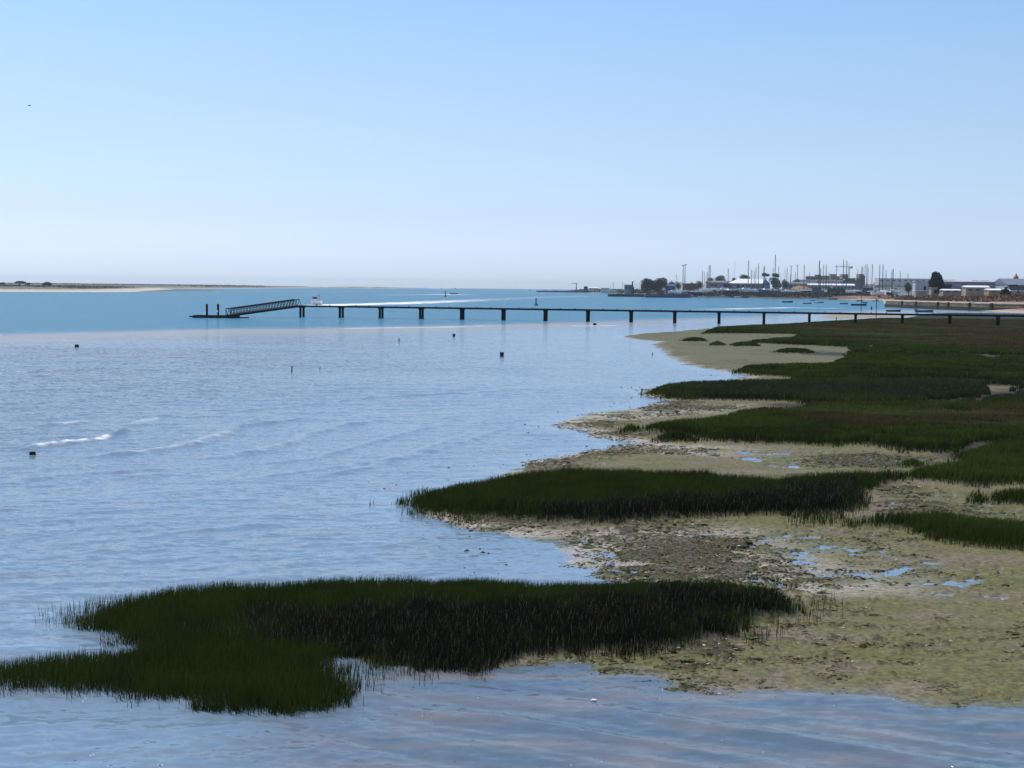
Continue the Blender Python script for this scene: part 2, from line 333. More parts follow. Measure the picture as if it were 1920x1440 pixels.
# ------------------------------------------------------------ mesh builder and tagging
class MB:
    def __init__(s): s.v = []; s.f = []
    def add(s, vs, fs):
        o = len(s.v); s.v += [tuple(v) for v in vs]; s.f += [tuple(i+o for i in f) for f in fs]; return s
    def box(s, c, d, rz=0.0, top=1.0):
        x, y, z = d[0]/2, d[1]/2, d[2]/2; ca, sa = math.cos(rz), math.sin(rz); vs = []
        for k, (a, b, e) in enumerate([(-x,-y,-z),(x,-y,-z),(x,y,-z),(-x,y,-z),(-x,-y,z),(x,-y,z),(x,y,z),(-x,y,z)]):
            if e > 0: a *= top; b *= top
            vs.append((c[0]+a*ca-b*sa, c[1]+a*sa+b*ca, c[2]+e))
        return s.add(vs, [(0,3,2,1),(4,5,6,7),(0,1,5,4),(1,2,6,5),(2,3,7,6),(3,0,4,7)])
    def tube(s, p, q, r1, r2=None, n=8):
        p = Vector(p); q = Vector(q); r2 = r1 if r2 is None else r2; d = (q-p)
        if d.length < 1e-6: return s
        d.normalize(); a = d.orthogonal().normalized(); b = d.cross(a); vs = []
        for c, r in ((p, r1), (q, r2)):
            for k in range(n):
                t = 2*math.pi*k/n; vs.append(c+a*(math.cos(t)*r)+b*(math.sin(t)*r))
        fs = [(k, (k+1) % n, n+(k+1) % n, n+k) for k in range(n)]
        fs += [tuple(range(n-1, -1, -1)), tuple(range(n, 2*n))]
        return s.add(vs, fs)
    def lathe(s, c, prof, n=12):
        vs = []; fs = []
        for (r, z) in prof:
            for k in range(n):
                t = 2*math.pi*k/n; vs.append((c[0]+r*math.cos(t), c[1]+r*math.sin(t), c[2]+z))
        for i in range(len(prof)-1):
            for k in range(n): fs.append((i*n+k, i*n+(k+1) % n, (i+1)*n+(k+1) % n, (i+1)*n+k))
        fs += [tuple(range(n-1, -1, -1)), tuple((len(prof)-1)*n+k for k in range(n))]
        return s.add(vs, fs)
    def loft(s, rings, cap=True, closed=True):
        n = len(rings[0]); vs = [v for r in rings for v in r]; fs = []
        for i in range(len(rings)-1):
            for k in range(n if closed else n-1): fs.append((i*n+k, i*n+(k+1) % n, (i+1)*n+(k+1) % n, (i+1)*n+k))
        if cap: fs += [tuple(range(n-1, -1, -1)), tuple((len(rings)-1)*n+k for k in range(n))]
        return s.add(vs, fs)
    def build(s, name, m, parent=None, smooth=False):
        me = bpy.data.meshes.new(name); me.from_pydata(s.v, [], s.f); me.materials.append(m); me.update()
        if smooth:
            for p in me.polygons: p.use_smooth = True
        o = bpy.data.objects.new(name, me); COL.objects.link(o)
        if parent is not None: o.parent = parent
        return o
def tag(o, label=None, cat=None, group=None, kind=None):
    if label: o['label'] = label
    if cat: o['category'] = cat
    if group: o['group'] = group
    if kind: o['kind'] = kind
    return o
def thing(name, label, cat, loc, rz=0.0, group=None):
    o = bpy.data.objects.new(name, None); COL.objects.link(o); o.location = loc; o.rotation_euler = (0, 0, rz)
    o.empty_display_size = .1
    return tag(o, label, cat, group)
def kids(o): return [c for c in bpy.data.objects if c.parent == o]
def copy_tree(o, parent=None):
    c = o.copy(); COL.objects.link(c); c.parent = parent
    for ch in kids(o): copy_tree(ch, c)
    return c
def gz(x, y):
    return float(ground(np.array([x], float), np.array([y], float))[0])
def np_mesh(name, verts, tris, m, tint=None, smooth=False, quads=False, extra=None):
    k = 4 if quads else 3
    me = bpy.data.meshes.new(name); nv = len(verts); nf = len(tris)
    me.vertices.add(nv); me.vertices.foreach_set('co', np.ascontiguousarray(verts, dtype=np.float32).ravel())
    me.loops.add(nf*k); me.loops.foreach_set('vertex_index', np.ascontiguousarray(tris, dtype=np.int32).ravel())
    me.polygons.add(nf); me.polygons.foreach_set('loop_start', np.arange(0, nf*k, k, dtype=np.int32))
    if smooth: me.polygons.foreach_set('use_smooth', np.ones(nf, dtype=bool))
    me.update(calc_edges=True)
    if tint is not None:
        a = me.attributes.new('tint', 'FLOAT_COLOR', 'POINT')
        a.data.foreach_set('color', np.concatenate([tint, np.ones((nv, 1))], 1).astype(np.float32).ravel())
    for kk, vv in (extra or {}).items():
        a = me.attributes.new(kk, 'FLOAT', 'POINT'); a.data.foreach_set('value', vv.astype(np.float32).ravel())
    me.materials.append(m)
    o = bpy.data.objects.new(name, me); COL.objects.link(o); return o

# ------------------------------------------------------------ polar sheets: ground and water
def polar(rr, tt):
    TH, RR = np.meshgrid(tt, rr); X = RR*np.sin(TH); Y = RR*np.cos(TH)
    nr, nc = TH.shape; i = np.arange(nr*nc).reshape(nr, nc)
    q = np.stack([i[:-1, :-1], i[:-1, 1:], i[1:, 1:], i[1:, :-1]], -1).reshape(-1, 4)
    return X.ravel(), Y.ravel(), q
def geo(a, b, k):
    n = int(math.log(b/a)/math.log(1+k))+1
    return a*(b/a)**(np.arange(n)/n)
fine = np.radians(np.arange(-21.8, 21.8, .05)); lf = np.radians(np.arange(-40, -21.8, .6)); rg = np.radians(np.arange(21.8, 40.1, .6))
tt = np.concatenate([lf, fine, rg])

rr = np.concatenate([geo(13, 330, .0042), geo(330, 1400, .0045), geo(1400, 5600, .012), [5600.]])
gx, gy, gq = polar(rr, tt)
gzv, gc, gw = ground(gx, gy, True)
# drop submerged quads far below the water
keep = (gzv[gq].max(1) > -.35)
gq = gq[keep]
idx = np.unique(gq); rem = np.zeros(len(gx), np.int64); rem[idx] = np.arange(len(idx)); gq = rem[gq]
gm = attr_mat('ground_mud', .85, .2)
n = gm.node_tree.nodes; l = gm.node_tree.links; b = n['Principled BSDF']
aw = n.new('ShaderNodeAttribute'); aw.attribute_name = 'wet'
ms = n.new('ShaderNodeMapRange'); ms.inputs[3].default_value = .2; ms.inputs[4].default_value = .7; l.new(aw.outputs['Fac'], ms.inputs[0]); l.new(ms.outputs[0], b.inputs['Specular IOR Level'])
mr = n.new('ShaderNodeMapRange'); mr.inputs[3].default_value = .85; mr.inputs[4].default_value = .16
l.new(aw.outputs['Fac'], mr.inputs[0]); l.new(mr.outputs[0], b.inputs['Roughness'])
geoN = n.new('ShaderNodeNewGeometry'); nz = n.new('ShaderNodeTexNoise'); nz.inputs['Scale'].default_value = 10; nz.inputs['Detail'].default_value = 8
l.new(geoN.outputs['Position'], nz.inputs[0])
at_ = n['Attribute'] if 'Attribute' in n else None
tin = [x for x in n if x.type == 'ATTRIBUTE' and x.attribute_name == 'tint'][0]
mx = n.new('ShaderNodeMix'); mx.data_type = 'RGBA'; mx.blend_type = 'MULTIPLY'; mx.inputs[0].default_value = 1
mr2 = n.new('ShaderNodeMapRange'); mr2.inputs[1].default_value = .3; mr2.inputs[2].default_value = .7; mr2.inputs[3].default_value = .58; mr2.inputs[4].default_value = 1.36
l.new(nz.outputs[0], mr2.inputs[0]); l.new(tin.outputs['Color'], mx.inputs[6]); l.new(mr2.outputs[0], mx.inputs[7]); l.new(mx.outputs[2], b.inputs['Base Color'])
bp = n.new('ShaderNodeBump'); bp.inputs['Distance'].default_value = .02; bp.inputs['Strength'].default_value = .8
l.new(nz.outputs[0], bp.inputs['Height']); l.new(bp.outputs[0], b.inputs['Normal'])
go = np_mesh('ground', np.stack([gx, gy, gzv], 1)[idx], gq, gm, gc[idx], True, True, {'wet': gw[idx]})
tag(go, kind='structure')

# water
rr = np.concatenate([geo(12.5, 150, .0036), geo(150, 1200, .006), geo(1200, 9000, .02), [9000.]])
wx, wy, wq = polar(rr, tt)
wr = np.hypot(wx, wy)
gdep = ground(wx, wy)                     # depth field
dep = np.clip(-gdep, 0, .6)
bay = sstep(25.5, 22.5, wr)*sstep(-4.5, -1.5, wx)
amp = sstep(0.0, .10, dep)*.85+.15
def rot(x, y, a): return x*math.cos(a)+y*math.sin(a), -x*math.sin(a)+y*math.cos(a)
ax_, ay_ = rot(wx, wy, R(16)); wv = fbm(wx*.09, wy*.09, 2, 80)*1.8
z1 = perlin(ax_*.28, ay_*1.05+wv, 81)*.024+perlin(ax_*.7+3, ay_*2.3+wv*2, 82)*.020+perlin(ax_*1.7, ay_*4.6, 83)*.0095+perlin(ax_*.12, ay_*.42+wv, 84)*.012
gust = .65+.7*sstep(-.3, .4, fbm(wx*.035, wy*.07, 3, 85))
bx_, by_ = rot(wx, wy, R(-28)); wb = fbm(wx*.2, wy*.2, 2, 90)*.9
z2 = perlin(bx_*.11, by_*1.3+wb, 91)*.030+perlin(bx_*.22+5, by_*3.4+wb*2, 92)*.013+perlin(bx_*.5, by_*7+wb*3, 94)*.0035+perlin(bx_*1.5, by_*6, 93)*.0032
lodf = sstep(170, 90, wr)
wz = (z1*gust*(1-bay)+z2*bay)*amp*lodf
foam = np.zeros(wx.shape)
def crest(pts, hgt, wd, f0, f1, fo, skew=0):
    global wz, foam
    p = P2(pts); d, t = sdline(p, wx, wy, 3.0)
    env = sstep(0, .18, t)*sstep(1, .82, t)
    k = np.exp(-(d/wd)**2)*env*sstep(.02, .14, dep); wz = wz+k*hgt*(.75+.8*fbm(wx*.8, wy*.8, 2, 96))
    if fo: foam = np.maximum(foam, np.exp(-(d/(wd*.8))**2)*fo*sstep(f0-.04, f0+.04, t)*sstep(f1+.04, f1-.04, t)*(.6+1.1*fbm(wx*2.5, wy*2.5, 3, 97)))
crest([(20,850),(70,838),(130,831),(185,825),(225,812),(262,801)], .16, .28, .15, .68, .85)
crest([(150,862),(215,852),(290,845),(350,835),(420,815),(450,800),(520,792),(640,775)], .12, .36, .15, .62, .38)
crest([(380,862),(470,850),(540,832),(585,815),(640,800),(760,780)], .10, .36, .2, .55, .22)
crest([(480,870),(580,862),(680,835),(760,812),(860,790)], .07, .26, .2, .3, 0)
crest([(200,898),(260,892),(320,888)], .08, .3, .3, .8, .2)
crest([(560,900),(680,880),(790,845),(900,805)], .06, .26, .2, .3, 0)
crest([(60,800),(110,796),(165,790)], .09, .4, .5, .95, .55)
crest([(240,800),(290,785),(330,770)], .08, .4, .1, .5, .4)
crest([(70,705),(85,703),(95,703)], .1, .6, .1, .9, .4)
crest([(620,970),(750,955),(860,950)], .04, .3, .2, .3, 0)
crest([(350,780),(520,765),(700,745),(900,735),(1010,728)], .06, .3, .2, .3, 0)
crest([(430,905),(600,880),(760,860),(900,820),(980,790)], .055, .26, .2, .3, 0)
crest([(0,905),(150,890),(330,878)], .06, .28, .2, .3, 0)
crest([(0,700),(200,690),(420,700)], .05, .4, .2, .3, 0)
crest([(250,1010),(420,990),(640,975)], .05, .24, .2, .3, 0)
crest([(1300,1320),(1500,1335),(1700,1362),(1920,1390)], .035, .15, .1, .2, 0)
crest([(750,1290),(950,1315),(1200,1345),(1500,1385),(1800,1430)], .04, .2, .1, .2, 0)
crest([(650,1238),(820,1228+25),(1000,1262),(1240,1300),(1500,1342),(1800,1382)], .05, .2, .1, .2, 0)
crest([(700,1330),(950,1350),(1200,1390),(1500,1440)], .042, .22, .1, .2, 0)
crest([(1000,1290),(1200,1305),(1400,1335),(1700,1385),(1920,1420)], .048, .18, .1, .2, 0)
def wake(pts, wd, fo, seed, fade=True, sc=.25):
    global foam
    p = P2(pts); d, t = sdline(p, wx, wy, wd*3)
    nn = .55+.9*fbm(wx*sc, wy*sc*.25, 4, seed)
    e = (1-.93*sstep(.05, .75, t)) if fade else sstep(0, .2, t)*sstep(1, .8, t)
    foam = np.maximum(foam, np.exp(-(d/(wd*(.55+.9*t if fade else 1)))**2)*fo*e*nn)
wake([(598,573),(660,571),(740,569),(830,565.5),(920,561.5),(1000,558),(1090,555)], 8.5, 3.6, 101)
wake([(820,553),(850,551.7),(858,551.8)], 18, .9, 102, False)
wake([(800,541.2),(830,540.3),(842,540.6)], 60, 1.4, 103, False, .05)
wake([(700,553.5),(790,552.5),(850,552)], 8, .5, 104, False)
wake([(1128,539.6+3),(1165,539.6+3.4)], 40, .5, 105, False, .05)
wake([(985,544.5),(1000,545)], 20, .9, 106, False, .1)
wake([(940,543),(960,543.3)], 22, .8, 107, False, .1)
wake([(1290,581),(1400,578.5),(1480,576.8),(1530,577.5),(1600,578.5)], 4, 1.1, 108, False)
wake([(-200,638),(0,630),(200,624),(420,619),(640,616)], 5, .08, 109, False)
wake([(620,617),(720,614.5),(830,613.5),(960,609)], 2.0, .6, 110, False)
wake([(1060,611.5),(1110,611),(1170,610)], 1.6, .5, 111, False)
# shallow flats against the deep channel
CH = P2([(-600,640),(0,629),(200,623),(420,618),(640,615),(830,611.5),(1000,607),(1200,601),(1450,592),(1560,585),(1700,579),(1700,300+245),(2600,560),(2600,552),(-900,545)][:11]+[(1700,552),(-900,540)])
chd = sdf(CH, wx, wy, 60)+3*fbm(wx*.08, wy*.16, 3, 121)
chan = np.maximum(sstep(-10, 13, chd+4*fbm(wx*.05, wy*.05, 3, 120)), sstep(520, 700, wr))
sandy = np.where(chd > -6, np.exp(-((chd+6)/7)**2), np.exp(-((chd+6)/16)**2))*sstep(.35, -.1, wx/np.maximum(wy, 1)+.0)
slw = sdf(LAND, wx, wy, 60)
lane = sstep(-.1, .45, fbm(wx*.012, wy*.05, 4, 131)+.25*fbm(wx*.05, wy*.2, 2, 135))
sh_near = np.clip(np.maximum.reduce([sstep(.40, .03, dep), sstep(-45, -3, slw)*.85, lane*.35]), 0, 1)*(1-chan)*(1-bay)
o = np_mesh('water', np.stack([wx, wy, wz], 1), wq, bpy.data.materials.new('water_surface'), None, True, True,
   {'foam': np.clip(foam, 0, 1), 'chan': chan, 'sandy': sandy, 'calm': sh_near, 'bay': bay})
tag(o, kind='structure')
wm = o.data.materials[0]; wm.use_nodes = True; n = wm.node_tree.nodes; l = wm.node_tree.links; b = n['Principled BSDF']
def nd(t, **kw):
    x = n.new(t)
    for k, v in kw.items(): setattr(x, k, v)
    return x
def atn(nm): x = nd('ShaderNodeAttribute'); x.attribute_name = nm; return x.outputs['Fac']
def mixc(f, a, c, blend='MIX'):
    x = nd('ShaderNodeMix', data_type='RGBA', blend_type=blend)
    if isinstance(f, (int, float)): x.inputs[0].default_value = f
    else: l.new(f, x.inputs[0])
    for s, v in ((6, a), (7, c)):
        if isinstance(v, tuple): x.inputs[s].default_value = v+(1,)
        else: l.new(v, x.inputs[s])
    return x.outputs[2]
def math_(op, a, c=None):
    x = nd('ShaderNodeMath', operation=op)
    for s, v in ((0, a), (1, c)):
        if v is None: continue
        if isinstance(v, (int, float)): x.inputs[s].default_value = v
        else: l.new(v, x.inputs[s])
    return x.outputs[0]
geoN = nd('ShaderNodeNewGeometry')
def noise(scale, stretch, detail=3, rot_=0.0):
    mp = nd('ShaderNodeMapping'); mp.inputs['Scale'].default_value = stretch; mp.inputs['Rotation'].default_value = (0, 0, rot_)
    tx = nd('ShaderNodeTexNoise'); tx.inputs['Scale'].default_value = scale; tx.inputs['Detail'].default_value = detail
    l.new(geoN.outputs['Position'], mp.inputs[0]); l.new(mp.outputs[0], tx.inputs[0]); return tx
base = mixc(atn('chan'), (.085,.112,.135), (.030,.120,.185))
base = mixc(atn('calm'), base, (.19,.27,.35))
stir = noise(.45, (1, 4.0, 1), 5, R(26)); sr = nd('ShaderNodeMapRange'); sr.inputs[1].default_value = .42; sr.inputs[2].default_value = .66
l.new(stir.outputs[0], sr.inputs[0])
base = mixc(math_('MULTIPLY', math_('MULTIPLY', sr.outputs[0], math_('SUBTRACT', 1.0, atn('chan'))), math_('ADD', .35, math_('MULTIPLY', atn('bay'), .5))), base, (.20,.160,.130))
base = mixc(math_('MULTIPLY', atn('sandy'), .6), base, (.42,.34,.24))
fn = noise(2.2, (1, 1, 1), 5); fr = nd('ShaderNodeMapRange'); fr.inputs[1].default_value = .3; fr.inputs[2].default_value = .6; l.new(fn.outputs[0], fr.inputs[0])
ff = math_('MINIMUM', math_('MULTIPLY', atn('foam'), math_('ADD', .55, fr.outputs[0])), 1.0)
base = mixc(ff, base, (.85,.85,.85))
l.new(base, b.inputs['Base Color'])
rgh = nd('ShaderNodeMapRange'); rgh.inputs[3].default_value = .14; rgh.inputs[4].default_value = .8; l.new(ff, rgh.inputs[0]); l.new(rgh.outputs[0], b.inputs['Roughness'])
b.inputs['IOR'].default_value = 1.333
# small-wave slopes taken straight from noise, so far water keeps its roughness
def slope(tx):
    s = nd('ShaderNodeVectorMath', operation='SUBTRACT'); l.new(tx.outputs['Color'], s.inputs[0]); s.inputs[1].default_value = (.5,.5,.5); return s.outputs[0]
def vmul(a, f):
    s = nd('ShaderNodeVectorMath', operation='SCALE'); l.new(a, s.inputs[0])
    if isinstance(f, (int, float)): s.inputs['Scale'].default_value = f
    else: l.new(f, s.inputs['Scale'])
    return s.outputs[0]
def vadd(a, c):
    s = nd('ShaderNodeVectorMath', operation='ADD')
    for k, v in ((0, a), (1, c)):
        if isinstance(v, tuple): s.inputs[k].default_value = v
        else: l.new(v, s.inputs[k])
    return s.outputs[0]
n1 = slope(noise(3.6, (1, 2.0, 1), 5, R(10))); n2 = slope(noise(.45, (1, 2.6, 1), 3, R(14))); n3 = slope(noise(.05, (.6, 2.5, 1), 3, R(5)))
calm = math_('SUBTRACT', 1.0, math_('MULTIPLY', atn('calm'), .82))
calm = math_('MULTIPLY', calm, math_('SUBTRACT', 1.0, math_('MULTIPLY', atn('bay'), .82)))
camp = math_('ADD', 1.5, math_('MULTIPLY', atn('chan'), 1.0))
sm = vmul(vmul(vadd(vadd(vmul(n1, 1.5), vmul(n2, .36)), vmul(n3, .10)), calm), camp)
mk = nd('ShaderNodeVectorMath', operation='MULTIPLY'); l.new(sm, mk.inputs[0]); mk.inputs[1].default_value = (.7, 1, 0)
# sparse steep ripples that catch the sun
sp = noise(5.0, (1, 1.6, 1), 2, R(25)); spk = nd('ShaderNodeMapRange'); spk.inputs[1].default_value = .665; spk.inputs[2].default_value = .70; l.new(sp.outputs[0], spk.inputs[0])
sp2 = noise(.55, (1, 1.8, 1), 1, R(25)); spk2 = nd('ShaderNodeMapRange'); spk2.inputs[1].default_value = .66; spk2.inputs[2].default_value = .69; l.new(sp2.outputs[0], spk2.inputs[0])
spf = math_('MULTIPLY', spk2.outputs[0], atn('chan'))
spv = vadd(vmul(slope(noise(9.0, (1, 1, 1), 1)), math_('MULTIPLY', spk.outputs[0], 4.6)), vmul(slope(noise(.9, (1, 1, 1), 1)), math_('MULTIPLY', spf, 5.0)))
rmx = math_('MAXIMUM', rgh.outputs[0], math_('MULTIPLY', math_('MAXIMUM', spk.outputs[0], spf), .24)); l.new(rmx, b.inputs['Roughness'])
mk2 = nd('ShaderNodeVectorMath', operation='MULTIPLY'); l.new(spv, mk2.inputs[0]); mk2.inputs[1].default_value = (1, 1, 0)
nn = nd('ShaderNodeVectorMath', operation='NORMALIZE'); l.new(vadd(vadd(geoN.outputs['Normal'], mk.outputs[0]), mk2.outputs[0]), nn.inputs[0])
dfb = nd('ShaderNodeBsdfDiffuse'); l.new(mixc(ff, mixc(math_('MULTIPLY', atn('sandy'), .5), mixc(atn('chan'), (.17,.27,.38), (.066,.215,.315)), (.40,.34,.26)), (.85,.85,.85)), dfb.inputs[0]); mxs = nd('ShaderNodeMixShader'); l.new(math_('ADD', math_('ADD', .16, math_('MULTIPLY', atn('sandy'), .25)), math_('MULTIPLY', atn('chan'), .42)), mxs.inputs[0])
l.new(b.outputs[0], mxs.inputs[1]); l.new(dfb.outputs[0], mxs.inputs[2]); l.new(mxs.outputs[0], n['Material Output'].inputs['Surface'])
l.new(nn.outputs[0], b.inputs['Normal'])

# ------------------------------------------------------------ marsh grass
TOTAL = 0
def grass(name, label, polys, h, dens_fn, w_fn, tint_fn, holes=(), creeks=(), edge=.5, rmax=260, soft=.0, lean=.19, hvar=.42):
    global TOTAL
    allx = []; ally = []
    for p in polys:
        lo = p.min(0)-soft; hi = p.max(0)+soft
        # stratify the bounding box in distance bands so density can fall with distance
        ys = np.array([0, 24, 30, 38, 48, 60, 80, 110, 150, 200, 300])
        for y0, y1 in zip(ys[:-1], ys[1:]):
            a0 = max(y0, lo[1]); a1 = min(y1, hi[1])
            if a1 <= a0: continue
            rm = a0; xlo = max(lo[0], -a1*.46); xhi = min(hi[0], a1*.46)
            if xhi <= xlo: continue
            nn_ = int(dens_fn(max(a0, 18))*(xhi-xlo)*(a1-a0))
            x = RNG.uniform(xlo, xhi, nn_); y = RNG.uniform(a0, a1, nn_)
            k = RNG.random(nn_) < dens_fn(np.hypot(x, y))/dens_fn(max(a0, 18)); x = x[k]; y = y[k]
            s = sdf(p, x, y, 3)+fbm(x*.7, y*.7, 3, 140)*edge+fbm(x*3.1, y*3.1, 3, 143)*(.15+edge*.5)
            k = RNG.random(len(x)) < sstep(-soft-.05, soft+.30, s); allx.append(x[k]); ally.append(y[k])
    x = np.concatenate(allx); y = np.concatenate(ally)
    k = np.ones(len(x), bool)
    for p in holes: k &= sdf(p, x, y, 4)+fbm(x*.35, y*.35, 4, 1)*1.2 < .1
    for p, wd in creeks:
        d, _ = sdline(p, x, y, 25); k &= d > wd*(.2+.015*np.hypot(x, y))*(1+1.5*fbm(x*.35, y*.35, 4, 1))
    x = x[k]; y = y[k]; N = len(x); TOTAL += N
    sd0 = np.full(N, -3.)
    for p in polys: sd0 = np.maximum(sd0, sdf(p, x, y, 3))
    z = ground(x, y); z = np.maximum(z, -.25)
    r = np.hypot(x, y); clumpn = fbm(x*.8, y*.8, 3, 150); big = fbm(x*.12, y*.12, 3, 151)
    hh = h*(1-hvar*RNG.random(N)+.28*clumpn+.14*big)*(.72+.28*sstep(0, .5, sd0))
    tint, hs = tint_fn(x, y, r, sd0, clumpn, big, N); hh = hh*hs
    top = np.maximum(z, 0)+hh
    wd = w_fn(r)*(.7+.6*RNG.random(N)); a = RNG.random(N)*np.pi; la = RNG.random(N)*2*np.pi; ll = hh*lean*(.3+1.5*RNG.random(N))
    dx = np.cos(a)*wd/2; dy = np.sin(a)*wd/2
    mxx = x+np.cos(la)*ll*.35+.02*hh; myy = y+np.sin(la)*ll*.35; tx = x+np.cos(la)*ll+.06*hh; ty = y+np.sin(la)*ll
    mz = z+(top-z)*.55
    V = np.empty((N, 5, 3)); V[:, 0] = np.stack([x-dx, y-dy, z-.02], 1); V[:, 1] = np.stack([x+dx, y+dy, z-.02], 1)
    V[:, 2] = np.stack([mxx+dx*.8, myy+dy*.8, mz], 1); V[:, 3] = np.stack([mxx-dx*.8, myy-dy*.8, mz], 1); V[:, 4] = np.stack([tx, ty, top], 1)
    base = np.arange(N)[:, None]*5
    Tt = np.stack([base+np.array([0, 1, 2]), base+np.array([0, 2, 3]), base+np.array([3, 2, 4])], 1).reshape(-1, 3)
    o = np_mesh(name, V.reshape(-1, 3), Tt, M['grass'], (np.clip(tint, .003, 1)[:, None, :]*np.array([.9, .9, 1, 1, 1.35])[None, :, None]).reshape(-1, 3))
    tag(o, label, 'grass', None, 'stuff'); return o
GREEN = np.array((.050, .068, .013)); DARKG = np.array((.033, .042, .011)); BROWN = np.array((.021, .018, .014)); STRAW = np.array((.17, .14, .09)); RED = np.array((.105, .066, .030)); OLIVE = np.array((.125, .135, .042))
DEADA = P2([(470,1185),(560,1165),(700,1160),(850,1160),(1000,1168),(1150,1160),(1300,1140),(1400,1150),(1480,1160),(1420,1180),(1340,1215),(1290,1232),(1000,1244),(880,1262),(780,1262),(700,1240),(600,1215)])
DEADB = P2([(1000,975),(1200,965),(1400,950),(1560,925),(1600,940),(1600,968),(1500,985),(1400,976),(1200,988),(1050,990)])
def mixn(a, b_, f): return a*(1-f[:, None])+b_*f[:, None]
def tintA(x, y, r, sd0, cn, big, N):
    d = sstep(-1.3, .7, np.maximum(sdf(DEADA, x, y, 4), sdf(DEADB, x, y, 4))+cn*1.3+fbm(x*2.2, y*2.2, 3, 152)*.9)
    t = mixn(np.tile(GREEN, (N, 1)), DARKG, sstep(-.3, .4, cn)*.6); u = RNG.random(N)
    c = mixn(t, BROWN, d*.93*(u < .92)); c = mixn(c, STRAW*(.5+RNG.random(N))[:, None], (d > .3)*(u > .93)*1.0)
    c = mixn(c, STRAW*.7, (u < .004)*1.0)
    return c*(.75+.5*RNG.random(N))[:, None], 1-.25*d
RED1 = P2([(1480,780),(1600,772),(1930,768),(2100,770),(2100,815),(1930,812),(1800,808),(1650,805),(1550,800)])
RED2 = P2([(1560,640),(1500,628),(1420,616),(1540,612),(1700,602),(1930,598),(2100,596),(2100,670),(1920,664),(1800,656),(1700,650)])
DUSK = P2([(1240,728),(1600,722),(1930,716),(2100,716),(2100,768),(1800,764),(1600,760),(1450,752),(1300,750)])
def tintE(x, y, r, sd0, cn, big, N):
    t = mixn(np.tile(GREEN*np.array([1.35, 1.3, 1.2]), (N, 1)), DARKG, sstep(-.25, .3, cn*.6+big*.7+.35*fbm(x*.1, y*.35, 3, 172))*.8)
    rd = np.maximum(sstep(-4, 5, sdf(RED1, x, y, 8)+big*5), sstep(-8, 10, sdf(RED2, x, y, 12)+big*10))
    nn_ = fbm(x*.05, y*.13, 4, 170, .6)*1.3
    rc = mixn(mixn(np.tile(RED, (N, 1)), OLIVE, sstep(-.15, .25, nn_)), DARKG*1.3, sstep(.1, .4, fbm(x*.3, y*.6, 3, 171)))
    t = mixn(t, rc, rd); dk = sstep(-3, 4, sdf(DUSK, x, y, 8)+big*4); t = mixn(t, np.array((.040, .044, .022)), dk*.8)
    u = RNG.random(N); t = mixn(t, STRAW*.8, (u < .03)*1.0)
    return t*(.72+.56*RNG.random(N))[:, None], 1-.45*rd*sstep(-.2, .3, nn_)-.1*rd
densN = lambda r: 46000/np.maximum(r, 18)
wN = lambda r: .0055+.00022*r
grass('cordgrass', 'near bed of dark green cordgrass standing in water, brown stems along its front', [GA], .34, densN, wN, tintA, edge=.5, soft=.16)
SPA = P2([(120,1166),(90,1158),(120,1148),(190,1132),(260,1125),(330,1150),(330,1200),(250,1215),(215,1205),(180,1185)])
grass('cordgrass', 'sparse green stems rising from water at left tip of nearest bed', [SPA], .34, lambda r: 330+0*r, wN, tintA, edge=.9, soft=.35)
SPB = P2([(600,1262),(700,1250),(900,1252),(920,1262),(800,1272),(720,1268),(690,1295),(640,1330),(560,1340),(420,1340),(300,1318),(380,1318),(600,1310)])
grass('cordgrass', 'thin fringe of stems in the water before nearest bed', [SPB], .34, lambda r: 200+0*r, wN, tintA, edge=.7, soft=.25)
grass('cordgrass', 'second bed of cordgrass, long dark green tongue reaching into water', [GB], .40, densN, wN, tintA, edge=.2, soft=.28)
SPC = P2([(748,946),(765,932),(800,922),(840,930),(850,965),(900,985),(860,985),(800,970)])
grass('cordgrass', 'loose stems in water at the left tip of second bed', [SPC], .38, lambda r: 220+0*r, wN, tintA, edge=.8, soft=.3)
SPD = P2([(1470,972),(1500,968),(1600,968),(1600,990),(1550,992),(1480,988)])
grass('cordgrass', 'loose dry stems on mud in front of second bed', [SPD], .36, lambda r: 190+0*r, wN, tintA, edge=.6, soft=.3)
SPE = P2([(1360,1215),(1440,1180),(1510,1150),(1550,1140),(1540,1160),(1470,1190),(1400,1215)])
grass('cordgrass', 'loose stems at the right tip of nearest bed on olive mud', [SPE], .34, lambda r: 150+0*r, wN, tintA, edge=.8, soft=.3)
grass('cordgrass', 'bright green strip of cordgrass on mud at right, below second bed', [GB2], .36, densN, wN, lambda *a: ((lambda c: (c[0]*1.25, c[1]))(tintA(*a))), edge=.2, soft=.25)
grass('cordgrass', 'small green strip of cordgrass at right frame edge on brown mud', [GC2], .36, densN, wN, tintA, edge=.2, soft=.28)
densE = lambda r: 110000/np.maximum(r, 18)**1.5
wE = lambda r: .004+.0005*r
grass('salt_marsh', 'wide salt marsh of dark green and reddish plants behind the beds, reaching past the pier', [GE], .33, densE, wE, tintE, HOLES, CREEKS, edge=.25, soft=.35, hvar=.2)
for lab, p in zip(['long low clump on mud near the spit, leftmost of four', 'small round clump on the grey mud, second of four', 'flat clump on the grey mud beside the marsh edge', 'oval clump alone in the middle of grey mud',
                   'low lobe of grass under the front edge of the marsh tongue', 'small bush-like clump on mud at the marsh corner'], CLUMPS):
    grass('cordgrass', 'dark green '+lab, [p], .30, lambda r: 2.2*densE(r), wE, tintE, edge=.1, soft=.45)
p = at(695, 948); tf = np.array([[p.x+.10*math.cos(k), p.y+.22*math.sin(k)] for k in np.arange(0, 6.28, .7)])
grass('cordgrass', 'single small tuft of grass alone in open water', [tf], .30, lambda r: 500+0*r, wN, tintA, edge=.1, soft=.05)
